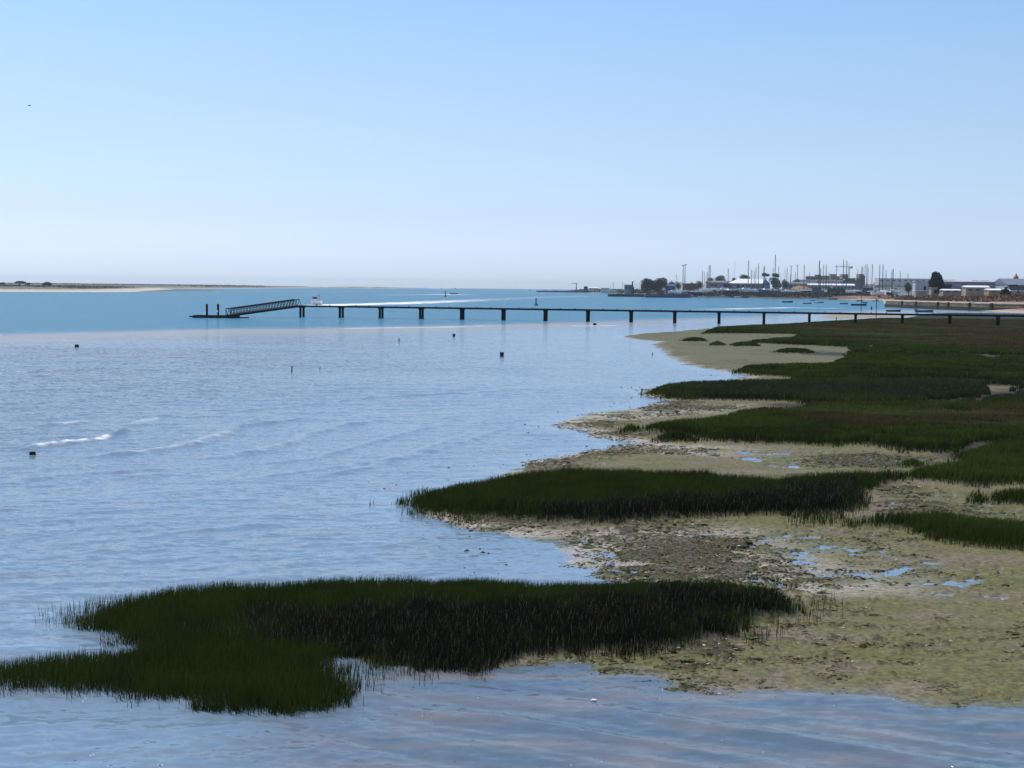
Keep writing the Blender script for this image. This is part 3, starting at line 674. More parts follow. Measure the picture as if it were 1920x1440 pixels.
print('blades', TOTAL)

# clods of weed and mud, shells, on the flats
def clods(name, lab, n, smin, smax, tints, dens, flat=.5, seed=0):
    g = np.random.default_rng(seed); y = 18+(100-18)*g.random(n*6)**1.7; x = g.uniform(-.12, .42, n*6)*y
    z = ground(x, y); sl = sdf(LAND, x, y, 20); wz = np.full(x.shape, -5.)
    for p in WETZ: wz = np.maximum(wz, sdf(p, x, y, 5))
    gr = np.full(x.shape, -5.)
    for p in [GA, GB, GB2, GC2, GE]: gr = np.maximum(gr, sdf(p, x, y, 3))
    f = fbm(x*1.1, y*1.6, 4, 21+seed, .7)+fbm(x*.18, y*.18, 2, 31)*.8+sstep(-1, 1.5, wz)*.40+sstep(2.2, .2, np.abs(sl))*.16-dens
    k = (g.random(len(x)) < sstep(0, .22, f)) & (z > -.045) & (gr < .0) & (sl > -2.5)
    x = x[k][:n]; y = y[k][:n]; z = z[k][:n]; N = len(x); r = np.hypot(x, y)
    s_ = (smin+(smax-smin)*g.random(N)**2.5)*(1+r/60); K = 7
    a = np.arange(K)*2*np.pi/K; V = np.empty((N, K+1, 3)); rr_ = .6+.6*g.random((N, K)); ro = g.random(N)*6
    V[:, :K, 0] = x[:, None]+np.cos(a+ro[:, None])*rr_*s_[:, None]*1.9; V[:, :K, 1] = y[:, None]+np.sin(a+ro[:, None])*rr_*s_[:, None]; V[:, :K, 2] = z[:, None]-.012+.3*flat*s_[:, None]*g.random((N, K))
    V[:, K] = np.stack([x+(g.random(N)-.5)*s_*.6, y+(g.random(N)-.5)*s_*.6, z+s_*flat*(.5+.8*g.random(N))], 1)
    bi = np.arange(N)[:, None]*(K+1); T_ = np.stack([bi+np.array([i, (i+1) % K, K]) for i in range(K)], 1).reshape(-1, 3)
    ti = np.array(tints)[g.integers(0, len(tints), N)]*(.6+.8*g.random(N))[:, None]
    o = np_mesh(name, V.reshape(-1, 3), T_, M['mud_clod'], np.repeat(ti, K+1, 0)); tag(o, lab, 'debris', None, 'stuff')
M['mud_clod'] = attr_mat('mud_clod', .85, .08)
clods('mud_clods', 'dark brown weed and mud clods strewn over wet flats', 70000, .005, .030, [(.036,.026,.016),(.050,.036,.023),(.068,.052,.034),(.042,.042,.020)], .19, .42, 0)
clods('green_weed', 'small bright green weed flecks on the wet mud', 16000, .010, .05, [(.075,.10,.032),(.10,.115,.045),(.06,.075,.028)], .20, .2, 3)
clods('shells', 'pale shell bits scattered on the mud', 3500, .006, .022, [(.45,.40,.34),(.30,.27,.22)], .10, .3, 5)
def drift(n, seed=9):
    g = np.random.default_rng(seed); y = 26+(100-26)*g.random(n*9)**1.3; x = g.uniform(-.12, .25, n*9)*y
    z = ground(x, y); sl = sdf(LAND, x, y, 20); f = fbm(x*.45, y*.8, 3, 77)
    k = (z < -.002) & (sl > -4.5) & (g.random(len(x)) < sstep(-4.5, -.3, sl)**2*sstep(0, .3, f)); x = x[k][:n]; y = y[k][:n]; N = len(x); r = np.hypot(x, y)
    s_ = (.006+.018*g.random(N)**2)*(1+r/50); K = 6; a = np.arange(K)*2*np.pi/K; ro = g.random(N)*6; rr_ = .6+.6*g.random((N, K))
    V = np.empty((N, K+1, 3)); V[:, :K, 0] = x[:, None]+np.cos(a+ro[:, None])*rr_*s_[:, None]*2.2; V[:, :K, 1] = y[:, None]+np.sin(a+ro[:, None])*rr_*s_[:, None]; V[:, :K, 2] = -.02
    V[:, K] = np.stack([x, y, .012+s_*.35], 1)
    bi = np.arange(N)[:, None]*(K+1); T_ = np.stack([bi+np.array([i, (i+1) % K, K]) for i in range(K)], 1).reshape(-1, 3)
    ti = np.array([(.04,.03,.02),(.05,.045,.02),(.03,.024,.018)])[g.integers(0, 3, N)]
    o = np_mesh('drift_weed', V.reshape(-1, 3), T_, M['mud_clod'], np.repeat(ti, K+1, 0)); tag(o, 'dark weed bits drifting in the shallows off the mud', 'debris', None, 'stuff')
drift(650)
# ------------------------------------------------------------ pier, gangway, pontoon
PB = [(565,594),(638,594.6),(713,595.8),(789,596.7),(866,598),(943.5,599.4),(1022,601),(1102,602.2),(1183,603.6),(1265,605.2),(1348.5,606.8),(1432.5,608.4),(1518,610),(1604,611.7),(1691,613.5),(1779,615.4),(1869,617.4)]
PA = at(565, 594.2); PZ = at(1869, 616.4); PZ = Vector((90.3*6/6.5, 262*6/6.5, 0)); PA = Vector((-43.7*6/6.5, 292*6/6.5, 0))
pd = (PZ-PA); plen = pd.length; pdir = pd.normalized(); pnr = Vector((-pdir.y, pdir.x, 0)); ang = math.atan2(pdir.y, pdir.x)
DK = 2.20
pier = thing('pier', 'long dark timber footbridge pier on paired posts crossing from marsh into the channel', 'pier', PA, ang)
nsp = 17; pitch = plen/16
Ltot = pitch*nsp+8
b = MB(); b.box((Ltot/2-.9, 0, DK-.09), (Ltot, 1.9, .16)); b.build('deck', M['weathered_timber'], pier)
for s_ in (-1, 1):
    b = MB(); b.box((Ltot/2-.9, s_*.80, DK-.21), (Ltot, .14, .09)); b.build('beam', M['dark_steel'], pier)
    b = MB(); b.box((Ltot/2-.9, s_*.90, DK+.02), (Ltot, .10, .06)); b.build('kerb', M['weathered_timber'], pier)
for i in range(nsp+1):
    xx = i*pitch
    for s_ in (-1, 1):
        zt = DK-.33; b = MB(); b.tube((xx, s_*.84, -1.2), (xx+.02*random.uniform(-1, 1), s_*.82, zt), .235, .225, 10); b.build('pile', M['dark_steel'], pier)
    b = MB(); b.box((xx, 0, DK-.33), (.5, 2.3, .2)); b.build('cross_beam', M['weathered_timber'], pier)
    for f_ in (.33, .66):
        if i < nsp:
            b = MB(); b.box((xx+pitch*f_, .95, DK+.11), (.22, .16, .10)); b.build('bracket', M['weathered_timber'], pier)
# gangway from pier end down to the pontoon
G0 = PA-pdir*.6; G1 = W(428, 588, 254); G1 = Vector((G1.x, G1.y, .55))
gd = Vector((G1.x-G0.x, G1.y-G0.y, 0)); gl = gd.length; ga = math.atan2(gd.y, gd.x)
gang = thing('gangway', 'sloping steel lattice gangway leading from pier end down to floating pontoon', 'gangway', (G0.x, G0.y, 0), ga)
za, zb = DK-.05, .5
def gp(t, s_, h): return Vector((gl*t, s_*.62, za+(zb-za)*t+h))
for s_ in (-1, 1):
    b = MB(); HT = 1.28; nb = 22
    b.tube(gp(.035, s_, HT), gp(1.0, s_, HT*.93), .085, n=6); b.tube(gp(0, s_, 0), gp(1.0, s_, 0), .11, n=6)
    b.tube(gp(0, s_, 0), gp(.035, s_, HT), .045, n=6)
    pts = [gp((k+.7)/(nb+.7), s_, HT if k % 1 == 0 else 0) for k in range(nb+1)]
    for k in range(nb+1):
        t = .035+(.965)*k/nb; t2 = .035+.965*(k+.5)/nb
        h_ = HT*(1-.07*t)
        b.tube(gp(t, s_, h_), gp(min(t2, 1), s_, 0), .05, n=5)
        if k < nb: b.tube(gp(t2, s_, 0), gp(t+.965/nb, s_, h_), .05, n=5)
    b.build('truss', M['dark_steel'], gang)
b = MB(); b.add([gp(0, -1, .05), gp(1, -1, .05), gp(1, 1, .05), gp(0, 1, .05), gp(0, -1, -.22), gp(1, -1, -.22), gp(1, 1, -.22), gp(0, 1, -.22)], [(0,3,2,1),(4,5,6,7),(0,1,5,4),(1,2,6,5),(2,3,7,6),(3,0,4,7)])
b.build('walkway', M['weathered_timber'], gang)
pc = W(408, 590, 255.5); 
pon = thing('pontoon', 'low dark floating pontoon with pale planks at the foot of gangway', 'pontoon', (pc.x, pc.y, 0), R(4))
b = MB(); b.box((-.2, 0, .12), (8.2, 2.6, .5)); b.box((-4.1, -.5, .25), (1.6, 1.5, .22)); b.build('float', M['tar_float'], pon)
b = MB(); b.box((0.6, .1, .395), (6.0, 2.1, .05)); b.build('deck', M['pale_plank'], pon)
for s_ in (-1, 1):
    b = MB(); b.box((-.2, s_*1.24, .43), (8.0, .12, .12)); b.build('kerb', M['tar_float'], pon)
b = MB(); b.box((4.6, .2, .12), (1.9, 1.0, .16), R(-3)); b.build('ramp', M['weathered_timber'], pon)
for px, lab, dy in ((388, 'left of the two thick mooring posts rising beside the pontoon', 254), (409, 'right of the two thick mooring posts, next to the low end of gangway', 257)):
    p = W(px, 590, dy); t = thing('mooring_post', 'dark '+lab, 'post', (p.x, p.y, 0), 0, 'mooring posts beside the pontoon')
    b = MB(); b.tube((0, 0, -1.2), (0, 0, 2.42), .20, .195, 12); b.build('shaft', M['weathered_timber'], t)
    b = MB(); b.lathe((0, 0, 2.42), [(.215, 0), (.215, .06), (.05, .12)], 12); b.build('cap', M['dark_steel'], t)
p = W(411, 577, 256); b = MB(); b.tube((0, 0, .42), (0, 0, 1.05), .03, n=6); b.lathe((0, 0, 1.05), [(.14, 0), (.16, .22), (.05, .3)], 8)
o = b.build('lifebuoy_stand', M['white_paint']); o.location = (p.x-.0, p.y-1.6, 0); tag(o, 'small white post-top marker on the pontoon beside right mooring post', 'marker')

# ------------------------------------------------------------ boats
def hull_rings(L, B, Hh, draft=.3, sheer=.25, n=11, stern=.75, flat=.5):
    rings = []
    for i in range(n):
        t = i/(n-1); x = -L/2+L*t
        wd = B/2*(stern+(1-stern)*math.sin(min(t/.45, 1)*math.pi/2)) if t < .45 else B/2*max(.02, (1-((t-.45)/.55)**2.2))
        top = Hh*(1+sheer*max(0, (t-.35)/.65)**2+.08*(1-t)); bot = -draft*(1-.9*max(0, (t-.6)/.4)**2)
        rings.append([(x, -wd, top), (x, -wd*.93, top*.35), (x, -wd*flat, bot*.7), (x, 0, bot), (x, wd*flat, bot*.7), (x, wd*.93, top*.35), (x, wd, top)])
    return rings
def open_hull(L, B, Hh, **k):
    r = hull_rings(L, B, Hh, **k); b = MB(); th = .05
    b.loft(r, False, False)
    ins = []
    for q in r:
        c = [(x_*.985, y_*.93, (z_ if i in (0, 6) else z_+.07)) for i, (x_, y_, z_) in enumerate(q)]
        ins.append(c)
    o = len(b.v); n = 7; b.v += [v for q in ins for v in q]
    for i in range(len(ins)-1):
        for j in range(6): b.f.append((o+i*n+j, o+i*n+j+1, o+(i+1)*n+j+1, o+(i+1)*n+j))
        for j in (0, 6): b.f.append((i*n+j, (i+1)*n+j, o+(i+1)*n+j, o+i*n+j))
    b.f.append(tuple(range(7))); b.f.append(tuple(o+j for j in range(7)))
    for j in range(6): b.f.append((j, j+1, o+j+1, o+j))
    return b
def rowboat(x, y, L, rz, hm, rail, label, motor=False, post=False):
    t = thing('rowboat', label, 'rowboat', (x, y, .02), rz, 'small boats moored in the bay')
    open_hull(L, L*.33, L*.105, draft=.12, sheer=.55).build('hull', M[hm], t)
    for k in (-.22, .05, .28): b = MB(); b.box((L*k, 0, L*.085), (.22, L*.29, .04)); b.build('thwart', M['pale_plank'], t)
    rr_ = hull_rings(L, L*.33+.03, L*.105, draft=.12, sheer=.55)
    b = MB()
    for j in (0, 6):
        for i in range(len(rr_)-1): b.tube(Vector(rr_[i][j])+Vector((0,0,.02)), Vector(rr_[i+1][j])+Vector((0,0,.02)), .035, n=5)
    b.build('rail', M[rail], t)
    if motor:
        m_ = MB(); m_.box((-L/2-.12, 0, L*.105+.2), (.3, .26, .34), top=.8); m_.tube((-L/2-.12, 0, -.3), (-L/2-.12, 0, L*.105+.05), .06, n=6); m_.build('outboard_motor', M['black_hull'], t)
    return t
def motorboat(L, B, label, loc, rz, hm='gel_white', group=None, cat='motorboat', canopy=True, z=0, stand=False, name='motorboat', cover=None):
    t = thing(name, label, cat, (loc[0], loc[1], loc[2]+z), rz, group); Hh = B*(.5 if stand else .36)
    b = MB(); b.loft(hull_rings(L, B, Hh, draft=B*.16, sheer=.4), True, True); b.build('hull', M[hm], t)
    b = MB(); b.loft([[(x_, y_*1.02, z_+.0) for x_, y_, z_ in (q[0], q[6])]+[(q[0][0], q[6][1]*.9, q[0][2]+.1), (q[0][0], q[0][1]*.9, q[0][2]+.1)] for q in hull_rings(L, B, Hh, draft=B*.16, sheer=.4)], True, True); b.build('deck', M['gel_white'] if hm != 'gel_white' else M['gel_white'], t)
    if cover:
        b = MB(); b.box((-L*.1, 0, Hh+.45), (L*.7, B*.8, .8), top=.45); b.build('cover', M[cover], t)
    else:
        b = MB(); b.box((L*.05, 0, Hh+B*.14), (L*.42, B*.66, B*.28), top=.8); b.build('cabin', M['gel_white'], t)
        b = MB(); b.add([(L*.20, -B*.30, Hh+B*.24), (L*.20, B*.30, Hh+B*.24), (L*.10, B*.27, Hh+B*.50), (L*.10, -B*.27, Hh+B*.50), (L*.18, -B*.30, Hh+B*.24), (L*.18, B*.30, Hh+B*.24), (L*.08, B*.27, Hh+B*.50), (L*.08, -B*.27, Hh+B*.50)],
              [(0,1,2,3),(7,6,5,4),(0,4,5,1),(1,5,6,2),(2,6,7,3),(3,7,4,0)]); b.build('windscreen', M['dark_glass'], t)
    if canopy and not cover:
        b = MB(); b.box((-L*.08, 0, Hh+B*.66), (L*.34, B*.62, B*.06), top=.85); b.build('canopy', M['navy'], t)
        for sx in (-.22, .06):
            for sy in (-1, 1): 
                b = MB(); b.tube((L*sx, sy*B*.28, Hh), (L*sx, sy*B*.27, Hh+B*.66), .03, n=5); b.build('canopy_post', M['dark_steel'], t)
    if stand:
        b = MB()
        for sx in (-.3, .2):
            b.box((L*sx, 0, -z*.5-B*.03), (.3, B*.5, z-.0))
        b.build('cradle', M['black_hull'], t)
    return t
p = at(592, 571.5); mb = motorboat(6.2, 2.7, 'white motorboat with dark canopy speeding toward viewer behind the pier', (p.x, p.y, .12), math.atan2(-.97, -.25), canopy=True)
b = MB(); b.tube((3.0, -.3, 1.35), (3.0, .3, 1.35), .03, n=5)
for s_ in (-1, 1): b.tube((3.0, s_*.3, 1.35), (.8, s_*1.15, 1.3), .03, n=5); b.tube((2.0, s_*.72, 1.32), (2.0, s_*.72, .98), .02, n=5)
b.build('bow_rail', M['white_paint'], mb)
for (px, py, L, B, lab, rz, hm) in [(851, 551.6, 7, 2.4, 'small dark boat running left in the channel, thin wake behind', R(200), 'black_hull'), (828, 540.9, 12, 4.5, 'white boat on the horizon with a long white wake', R(175), 'gel_white'),
    (993, 545.2, 7, 3, 'tiny white boat far out, right of the wake, near horizon', R(10), 'gel_white'), (946, 543.2, 7, 3, 'tiny white boat far out between buoys and spit', R(170), 'gel_white')]:
    p = at(px, py); motorboat(L, B, lab, (p.x, p.y, .1), rz, hm, 'boats far out in the channel', canopy=False)
RB = [(1476.5,567.2,5.6,R(5),'green_hull','grey_sheet','dark slim rowboat, leftmost of moored boats in the bay',0),(1513.5,569.6,3.9,R(-8),'navy','white_paint','dark blue rowboat, second from left in the bay',0),
      (1524,564.2,3,R(10),'green_hull','white_paint','tiny rowboat farthest behind the second and third moored boats',0),(1529,568.6,3,R(20),'gel_white','white_paint','faint white dinghy just left of small white-railed boat',0),
      (1538.5,567.8,3.9,R(25),'navy','white_paint','small dark boat with bright white rail, left half of bay',0),
      (1582,570.3,3.8,R(-4),'black_hull','grey_sheet','low black rowboat alone in the middle of bay',0),(1610,573,6.6,R(-6),'navy','white_paint','longest moored rowboat, dark with white rail, by the thin pole',0),
      (1621.5,567.8,2.9,R(2),'green_hull','grey_sheet','tiny dark rowboat right behind the longest one',0),(1612,564.8,4.6,R(0),'navy','grey_sheet','dark boat close to beach behind the longest rowboat',0),
      (1641,564.8,4.8,R(0),'canvas','white_paint','pale boat by the beach beside the taller pole',0),
      (1675,584.3,4.3,R(-10),'black_hull','white_paint','rowboat with pale gunwale near the foot of sea wall',0),(1733,585.5,5.3,R(-4),'teal_hull','light_grey','blue-grey skiff on the wet sand below sea wall',1)]
for px, py, L, rz, hm, rl, lab, mo in RB:
    p = at(px, py); rowboat(p.x, p.y, L, rz, hm, rl, lab, motor=bool(mo))
p = at(1562, 561.8); t = rowboat(p.x, p.y, 6.2, R(4), 'black_hull', 'black_hull', 'black boat drawn up at the edge of the beach')
# barges at the harbour shore
def barge(px0, px1, pyb, Hh, hm, lab):
    a = at(px0, pyb); c = at(px1, pyb); L = (c-a).length; mid = (a+c)/2
    t = thing('barge', lab, 'barge', (mid.x, mid.y, 0), 0, 'work boats along the harbour shore')
    open_hull(L, L*.22, Hh, draft=.4, sheer=.5, stern=.8).build('hull', M[hm], t)
    b = MB(); b.box((0, 0, Hh*.7), (L*.8, L*.17, .15)); b.build('deck', M['weathered_timber'], t)
    b = MB(); b.box((-L*.3, 0, Hh+.4), (L*.1, L*.1, .9)); b.build('wheelhouse', M['canvas'], t); return t
barge(1169, 1216, 556.5, 1.9, 'green_hull', 'long dark green boat with raised bow at left end of harbour')
barge(1232, 1272, 558, 2.2, 'purple_dome', 'dull purple barge below big tree clump')
barge(1036, 1056, 547.8, 1.8, 'black_hull', 'black barge moored at the tip of harbour spit')
barge(1058, 1084, 548.3, 1.8, 'purple_dome', 'dark barge moored inside spit, below jib crane')
# ------------------------------------------------------------ buoys, posts, debris in the water
def buoy(px, py, h, m_, lab, lat):
    p = at(px, py); t = thing('channel_buoy', lab, 'buoy', (p.x, p.y, 0)); r_ = h*.28
    b = MB(); b.lathe((0, 0, -.3), [(r_*.9, 0), (r_, .2), (r_, .3+h*.10), (r_*.6, .3+h*.16)], 16); b.build('float', M[m_], t)
    b = MB(); b.lathe((0, 0, 0), [(r_*.5, h*.14), (r_*.34, h*.35), (r_*.22, h*.72)], 10); b.build('tower', M[m_], t)
    b = MB(); b.lathe((0, 0, 0), [(r_*.25, h*.72), (r_*.25, h*.84), (.02, h)] if lat else [(r_*.1, h*.7), (r_*.5, h*.8), (r_*.1, h)], 10); b.build('top_mark', M[m_], t)
buoy(1005, 572.3, 2.75, 'green_paint', 'green conical channel buoy standing alone behind the pier', True)
buoy(835, 556.2, 3.6, 'red_paint', 'dull red channel buoy in front of small dark boat', False)
buoy(797.5, 541.6, 6, 'dark_steel', 'faint channel buoy on horizon left of long white wake', True)
buoy(854, 543, 6, 'dark_steel', 'faint dark buoy on the horizon above small dark boat', True)
def block(px, py, wpx, hpx, m_, lab, kind='lump'):
    p = at(px, py); D = p.y; s_ = D/F; w_ = wpx*s_; h_ = hpx*s_
    t = thing('mooring_block' if kind != 'stake' else 'stake', lab, 'mooring block' if kind != 'stake' else 'stake', (p.x, p.y, 0))
    if kind == 'lump':
        b = MB(); b.box((0, 0, h_*.4), (w_, w_*.7, h_*1.2), R(15), top=.85); b.build('block', M['tar_float'], t)
        b = MB(); b.lathe((w_*.1, 0, h_*.98), [(w_*.12, 0), (w_*.12, h_*.12)], 8); b.build('ring', M['rust'], t)
    elif kind == 'tub':
        b = MB(); b.lathe((0, 0, -.1), [(w_*.42, 0), (w_*.5, h_+.1), (w_*.44, h_+.1), (w_*.40, h_)], 12); b.build('tub', M['tar_float'], t)
        b = MB(); b.tube((-w_*.3, 0, h_), (-w_*.3, 0, h_*1.2), .02, n=5); b.build('handle', M['tar_float'], t)
    else:
        b = MB(); b.tube((0, 0, -.3), (.02, .01, h_), w_*.5, w_*.42, 7); b.build('shaft', M['weathered_timber'], t)
        b = MB(); b.lathe((.02, .01, h_), [(w_*.55, -.03), (w_*.5, .02)], 7); b.build('cap', M['tar_float'], t)
block(144, 650.5, 8, 4.5, 0, 'small dark block in shallows at left, in line with pontoon'); block(61, 852, 12, 5, 0, 'dark floating block by the breaking wave at left edge')
block(941, 668.5, 8, 8, 0, 'dark tub standing in shallow water below the middle of pier', 'tub'); block(851, 631, 5.5, 5, 0, 'small dark tub in the shallows just below pier', 'tub')
block(748, 640.5, 2.2, 6, 0, 'thin dark stake in shallows left of small tub', 'stake'); block(547, 697, 2.6, 10, 0, 'thicker dark stake, tallest one standing in the open shallows', 'stake')
block(599.5, 693, 1.5, 5, 0, 'tiny stake right of the tallest one in the shallows', 'stake'); block(1115, 609.5, 6, 3.6, 0, 'small dark block under the pier beyond the mud spit')
block(1203, 735, 3, 6, 0, 'short stake in water at tip of the marsh tongue', 'stake'); block(1223, 665.5, 2, 4, 0, 'tiny stake in water off the grey mud', 'stake')
block(1568, 600.5, 1.6, 6, 0, 'thin stake in water behind the pier, near the sandbar', 'stake'); block(1634, 580.5, 2.6, 6, 0, 'stout dark stake in the bay before sea wall', 'stake')
for px, py, top, lab in [(1614.5, 584, 556, 'thin tall pole standing in the bay by the longest rowboat'), (1642.5, 598, 561, 'taller dark pole with crosspiece standing on sandbar'), (1718.5, 588, 580, 'short mooring pole with flat top by blue-grey skiff')]:
    p = at(px, py); t = thing('pole', lab, 'pole', (p.x, p.y, 0)); h_ = (py-top)/F*p.y
    b = MB(); b.tube((0, 0, -.5), (0, 0, h_), .09, .07, 8); b.build('shaft', M['weathered_timber'], t)
    b = MB(); b.box((0, 0, h_), (.5 if top < 580 else .9, .12, .16)); b.build('crosspiece', M['weathered_timber'], t)
# stick on mud, pale flake
p = at(1634, 951); b = MB(); b.tube((-.13, 0, 0), (.13, .01, .012), .012, .009, 7); b.tube((.05, 0, .01), (.09, .04, .02), .005, n=5); o = b.build('stick', M['straw']); o.location = (p.x, p.y, gz(p.x, p.y)+.01); tag(o, 'pale straw-coloured stick lying on mud right of second grass bed', 'stick')
p = at(1113, 1315); b = MB(); b.loft([[(-.05,-.02,0),(.03,-.035,.004),(.055,.01,0),(-.01,.04,.003)],[(-.05,-.02,.012),(.03,-.035,.02),(.055,.01,.014),(-.01,.04,.02)]]); o = b.build('litter', M['white_paint']); o.location = (p.x, p.y, .01); tag(o, 'small white scrap floating on brownish water near the bottom edge', 'litter')
p = at(1255, 1073); b = MB(); b.box((0, 0, 0), (.34, .03, .02), R(-3), top=.8); o = b.build('stick', M['cap_stone']); o.location = (p.x, p.y, gz(p.x, p.y)+.012); tag(o, 'pale bleached stick by puddles behind the nearest grass bed', 'stick')
# gull in the sky
g0 = W(55, 198, 150); g_ = thing('gull', 'distant gull gliding in the upper left of the sky', 'bird', g0, R(8))
b = MB(); b.loft([[(x_, r_*math.cos(a_), r_*.9*math.sin(a_)) for a_ in np.arange(0, 6.28, .785)] for x_, r_ in ((-.20, .008), (-.12, .03), (0, .045), (.1, .035), (.16, .028), (.19, .02), (.22, .004))]); b.build('body', M['gull_grey'], g_, True)
for s_ in (-1, 1):
    b = MB(); b.loft([[(.06, s_*.03, .02), (-.06, s_*.03, .02), (-.06, s_*.03, .005), (.06, s_*.03, .005)], [(.07, s_*.25, .075), (-.03, s_*.25, .075), (-.03, s_*.25, .065), (.07, s_*.25, .065)], [(-.01, s_*.52, .04), (-.04, s_*.52, .04), (-.04, s_*.52, .035), (-.01, s_*.52, .035)]]); b.build('wing', M['gull_grey'], g_)

# ------------------------------------------------------------ trees and bushes
def crown_mesh(name, lumps, nl, size, tint, parent=None, seed=0, m_=None):
    g = np.random.default_rng(seed); vol = np.array([l_[3]*l_[4]*l_[5] for l_ in lumps])**.67; pr = vol/vol.sum()
    ids = g.choice(len(lumps), nl, p=pr); Lm = np.array(lumps)[ids]
    u = g.normal(size=(nl, 3)); u /= np.linalg.norm(u, axis=1)[:, None]; rad = (.45+.62*g.random(nl)**.6)[:, None]
    c = Lm[:, :3]+u*rad*Lm[:, 3:6]
    a = g.normal(size=(nl, 3)); a /= np.linalg.norm(a, axis=1)[:, None]; b_ = np.cross(a, g.normal(size=(nl, 3))); b_ /= np.linalg.norm(b_, axis=1)[:, None]
    s_ = (size*(.6+.8*g.random(nl)))[:, None]
    V = np.stack([c-a*s_, c+b_*s_*.6, c+a*s_, c-b_*s_*.6], 1).reshape(-1, 3)
    q = np.arange(nl*4).reshape(-1, 4); cl = g.random(len(lumps))[ids]
    t = np.array(tint)[None]*(.7+.5*cl+.35*g.random(nl))[:, None]
    o = np_mesh(name, V, q, M['leaves'], np.repeat(t, 4, 0), False, True); o.parent = parent; return o
def tree(px0, px1, ytop, ybase, D, lab, tint=(.045,.065,.028), n=900, group='trees along the harbour', seed=1, shape='round', trunk=.25, name='tree'):
    a = W((px0+px1)/2, ybase, D); s_ = D/F; wd = (px1-px0)*s_; ht = (ybase-ytop)*s_
    z0 = a.z; g = random.Random(seed)
    t = thing(name, lab, 'tree', (a.x, a.y, z0), 0, group)
    lumps = []
    k = 7 if shape != 'bush' else 5
    for i in range(k):
        if shape == 'pine': lumps.append((g.uniform(-.3, .3)*wd, g.uniform(-.3, .3)*wd, ht*(.82+.1*g.random()), wd*.28, wd*.28, ht*.13))
        elif shape == 'cone':
            f = i/(k-1); lumps.append((g.uniform(-.12, .12)*wd, g.uniform(-.12, .12)*wd, ht*(.25+.6*f), wd*(.42-.22*f), wd*(.42-.22*f), ht*.2))
        else: lumps.append((g.uniform(-.27, .27)*wd, g.uniform(-.25, .25)*wd, ht*(.20+.50*(i/(k-1))), wd*g.uniform(.26, .36), wd*.3, ht*g.uniform(.25, .31)))
    crown_mesh('crown', lumps, int(n*1.8), max(.3, wd*.042), tuple(v*1.35 for v in tint), t, seed)
    b = MB(); b.tube((0, 0, -3), (0, 0, ht*.6), wd*.035+.08, wd*.02, 7)
    for (x_, y_, z_, *_r) in lumps[:5]: b.tube((0, 0, ht*.3), (x_, y_, z_), wd*.018+.03, .03, 5)
    b.build('trunk', M['bark'], t); return t
tree(1200,1228,521.5,545,1230,'left half of the big rounded tree clump at left end of harbour',n=1800,seed=3,tint=(.055,.062,.040))
tree(1222,1250,520.5,545,1235,'right half of the big rounded tree clump, slightly taller',n=1800,seed=4,tint=(.062,.064,.042))
tree(1250,1265,526.5,541,1280,'small round tree behind the bright blue shed',seed=5)
tree(1265,1279,527.5,543,1260,'small round tree left of the twin poles',seed=6,tint=(.06,.08,.035))
tree(1293,1303,529,543,1260,'small round tree right of twin poles',seed=7)
tree(1305,1322,526.5,541,1270,'wide low tree beside the brown wall',seed=8,tint=(.06,.08,.035))
tree(1326,1342,520,537,1300,'low tree behind the left end of grey shed',seed=9)
tree(1336,1358,515,535,1310,'leafy tree above the grey shed roof',seed=10,tint=(.05,.085,.03),n=1200)
tree(1372,1382,520,533,1320,'small tree at the left end of white-roofed boathouse',seed=11)
tree(1388,1412,514,532,1330,'round tree rising behind white-roofed boathouse',seed=12,n=1100)
tree(1428,1443,512.5,534,1330,'flat-topped pine behind right end of boathouse',seed=13,shape='pine',name='pine_tree')
tree(1447,1461,513.5,538,1300,'flat-topped pine right of boathouse, beside tallest mast',seed=14,shape='pine',name='pine_tree')
tree(1437,1462,519,541,1290,'dense dark tree right of the blue gable',seed=15,tint=(.04,.05,.03),n=1200)
tree(1466,1480,523,541,1290,'pale green tree left of the low grey hall',seed=16)
tree(1484,1498,522.5,536,1330,'bushy tree behind the low grey hall',seed=17)
tree(1696,1712,530,547,900,'bright green bush-shaped tree left of the pale blue building',seed=18,tint=(.05,.085,.022))
tree(1738,1776,511.5,549,690,'tall dark conifer-like tree beside the long warehouse',seed=19,tint=(.022,.034,.020),n=4200,shape='cone',name='conifer_tree')
tree(1742,1765,522,549,688,'lower left shoulder of the dark tree by the warehouse',seed=20,tint=(.022,.034,.020),n=1800)
tree(80,98,528,540.5,1320,'round dark tree standing alone on the sandy island at left','' and 0 or (.035,.05,.028),n=1200,group='trees on the left island',seed=21)
tree(25,47,527.5,539,1500,'flat wide tree on the left island, left of lone round tree',(.035,.045,.03),n=900,group='trees on the left island',seed=22,shape='pine')
tree(47,57,529,539,1500,'small tree on the left island between wide tree and round tree',(.035,.045,.03),n=500,group='trees on the left island',seed=23)
tree(-6,12,529,539,1500,'low tree at the left frame edge on island',(.04,.045,.035),n=700,group='trees on the left island',seed=24)
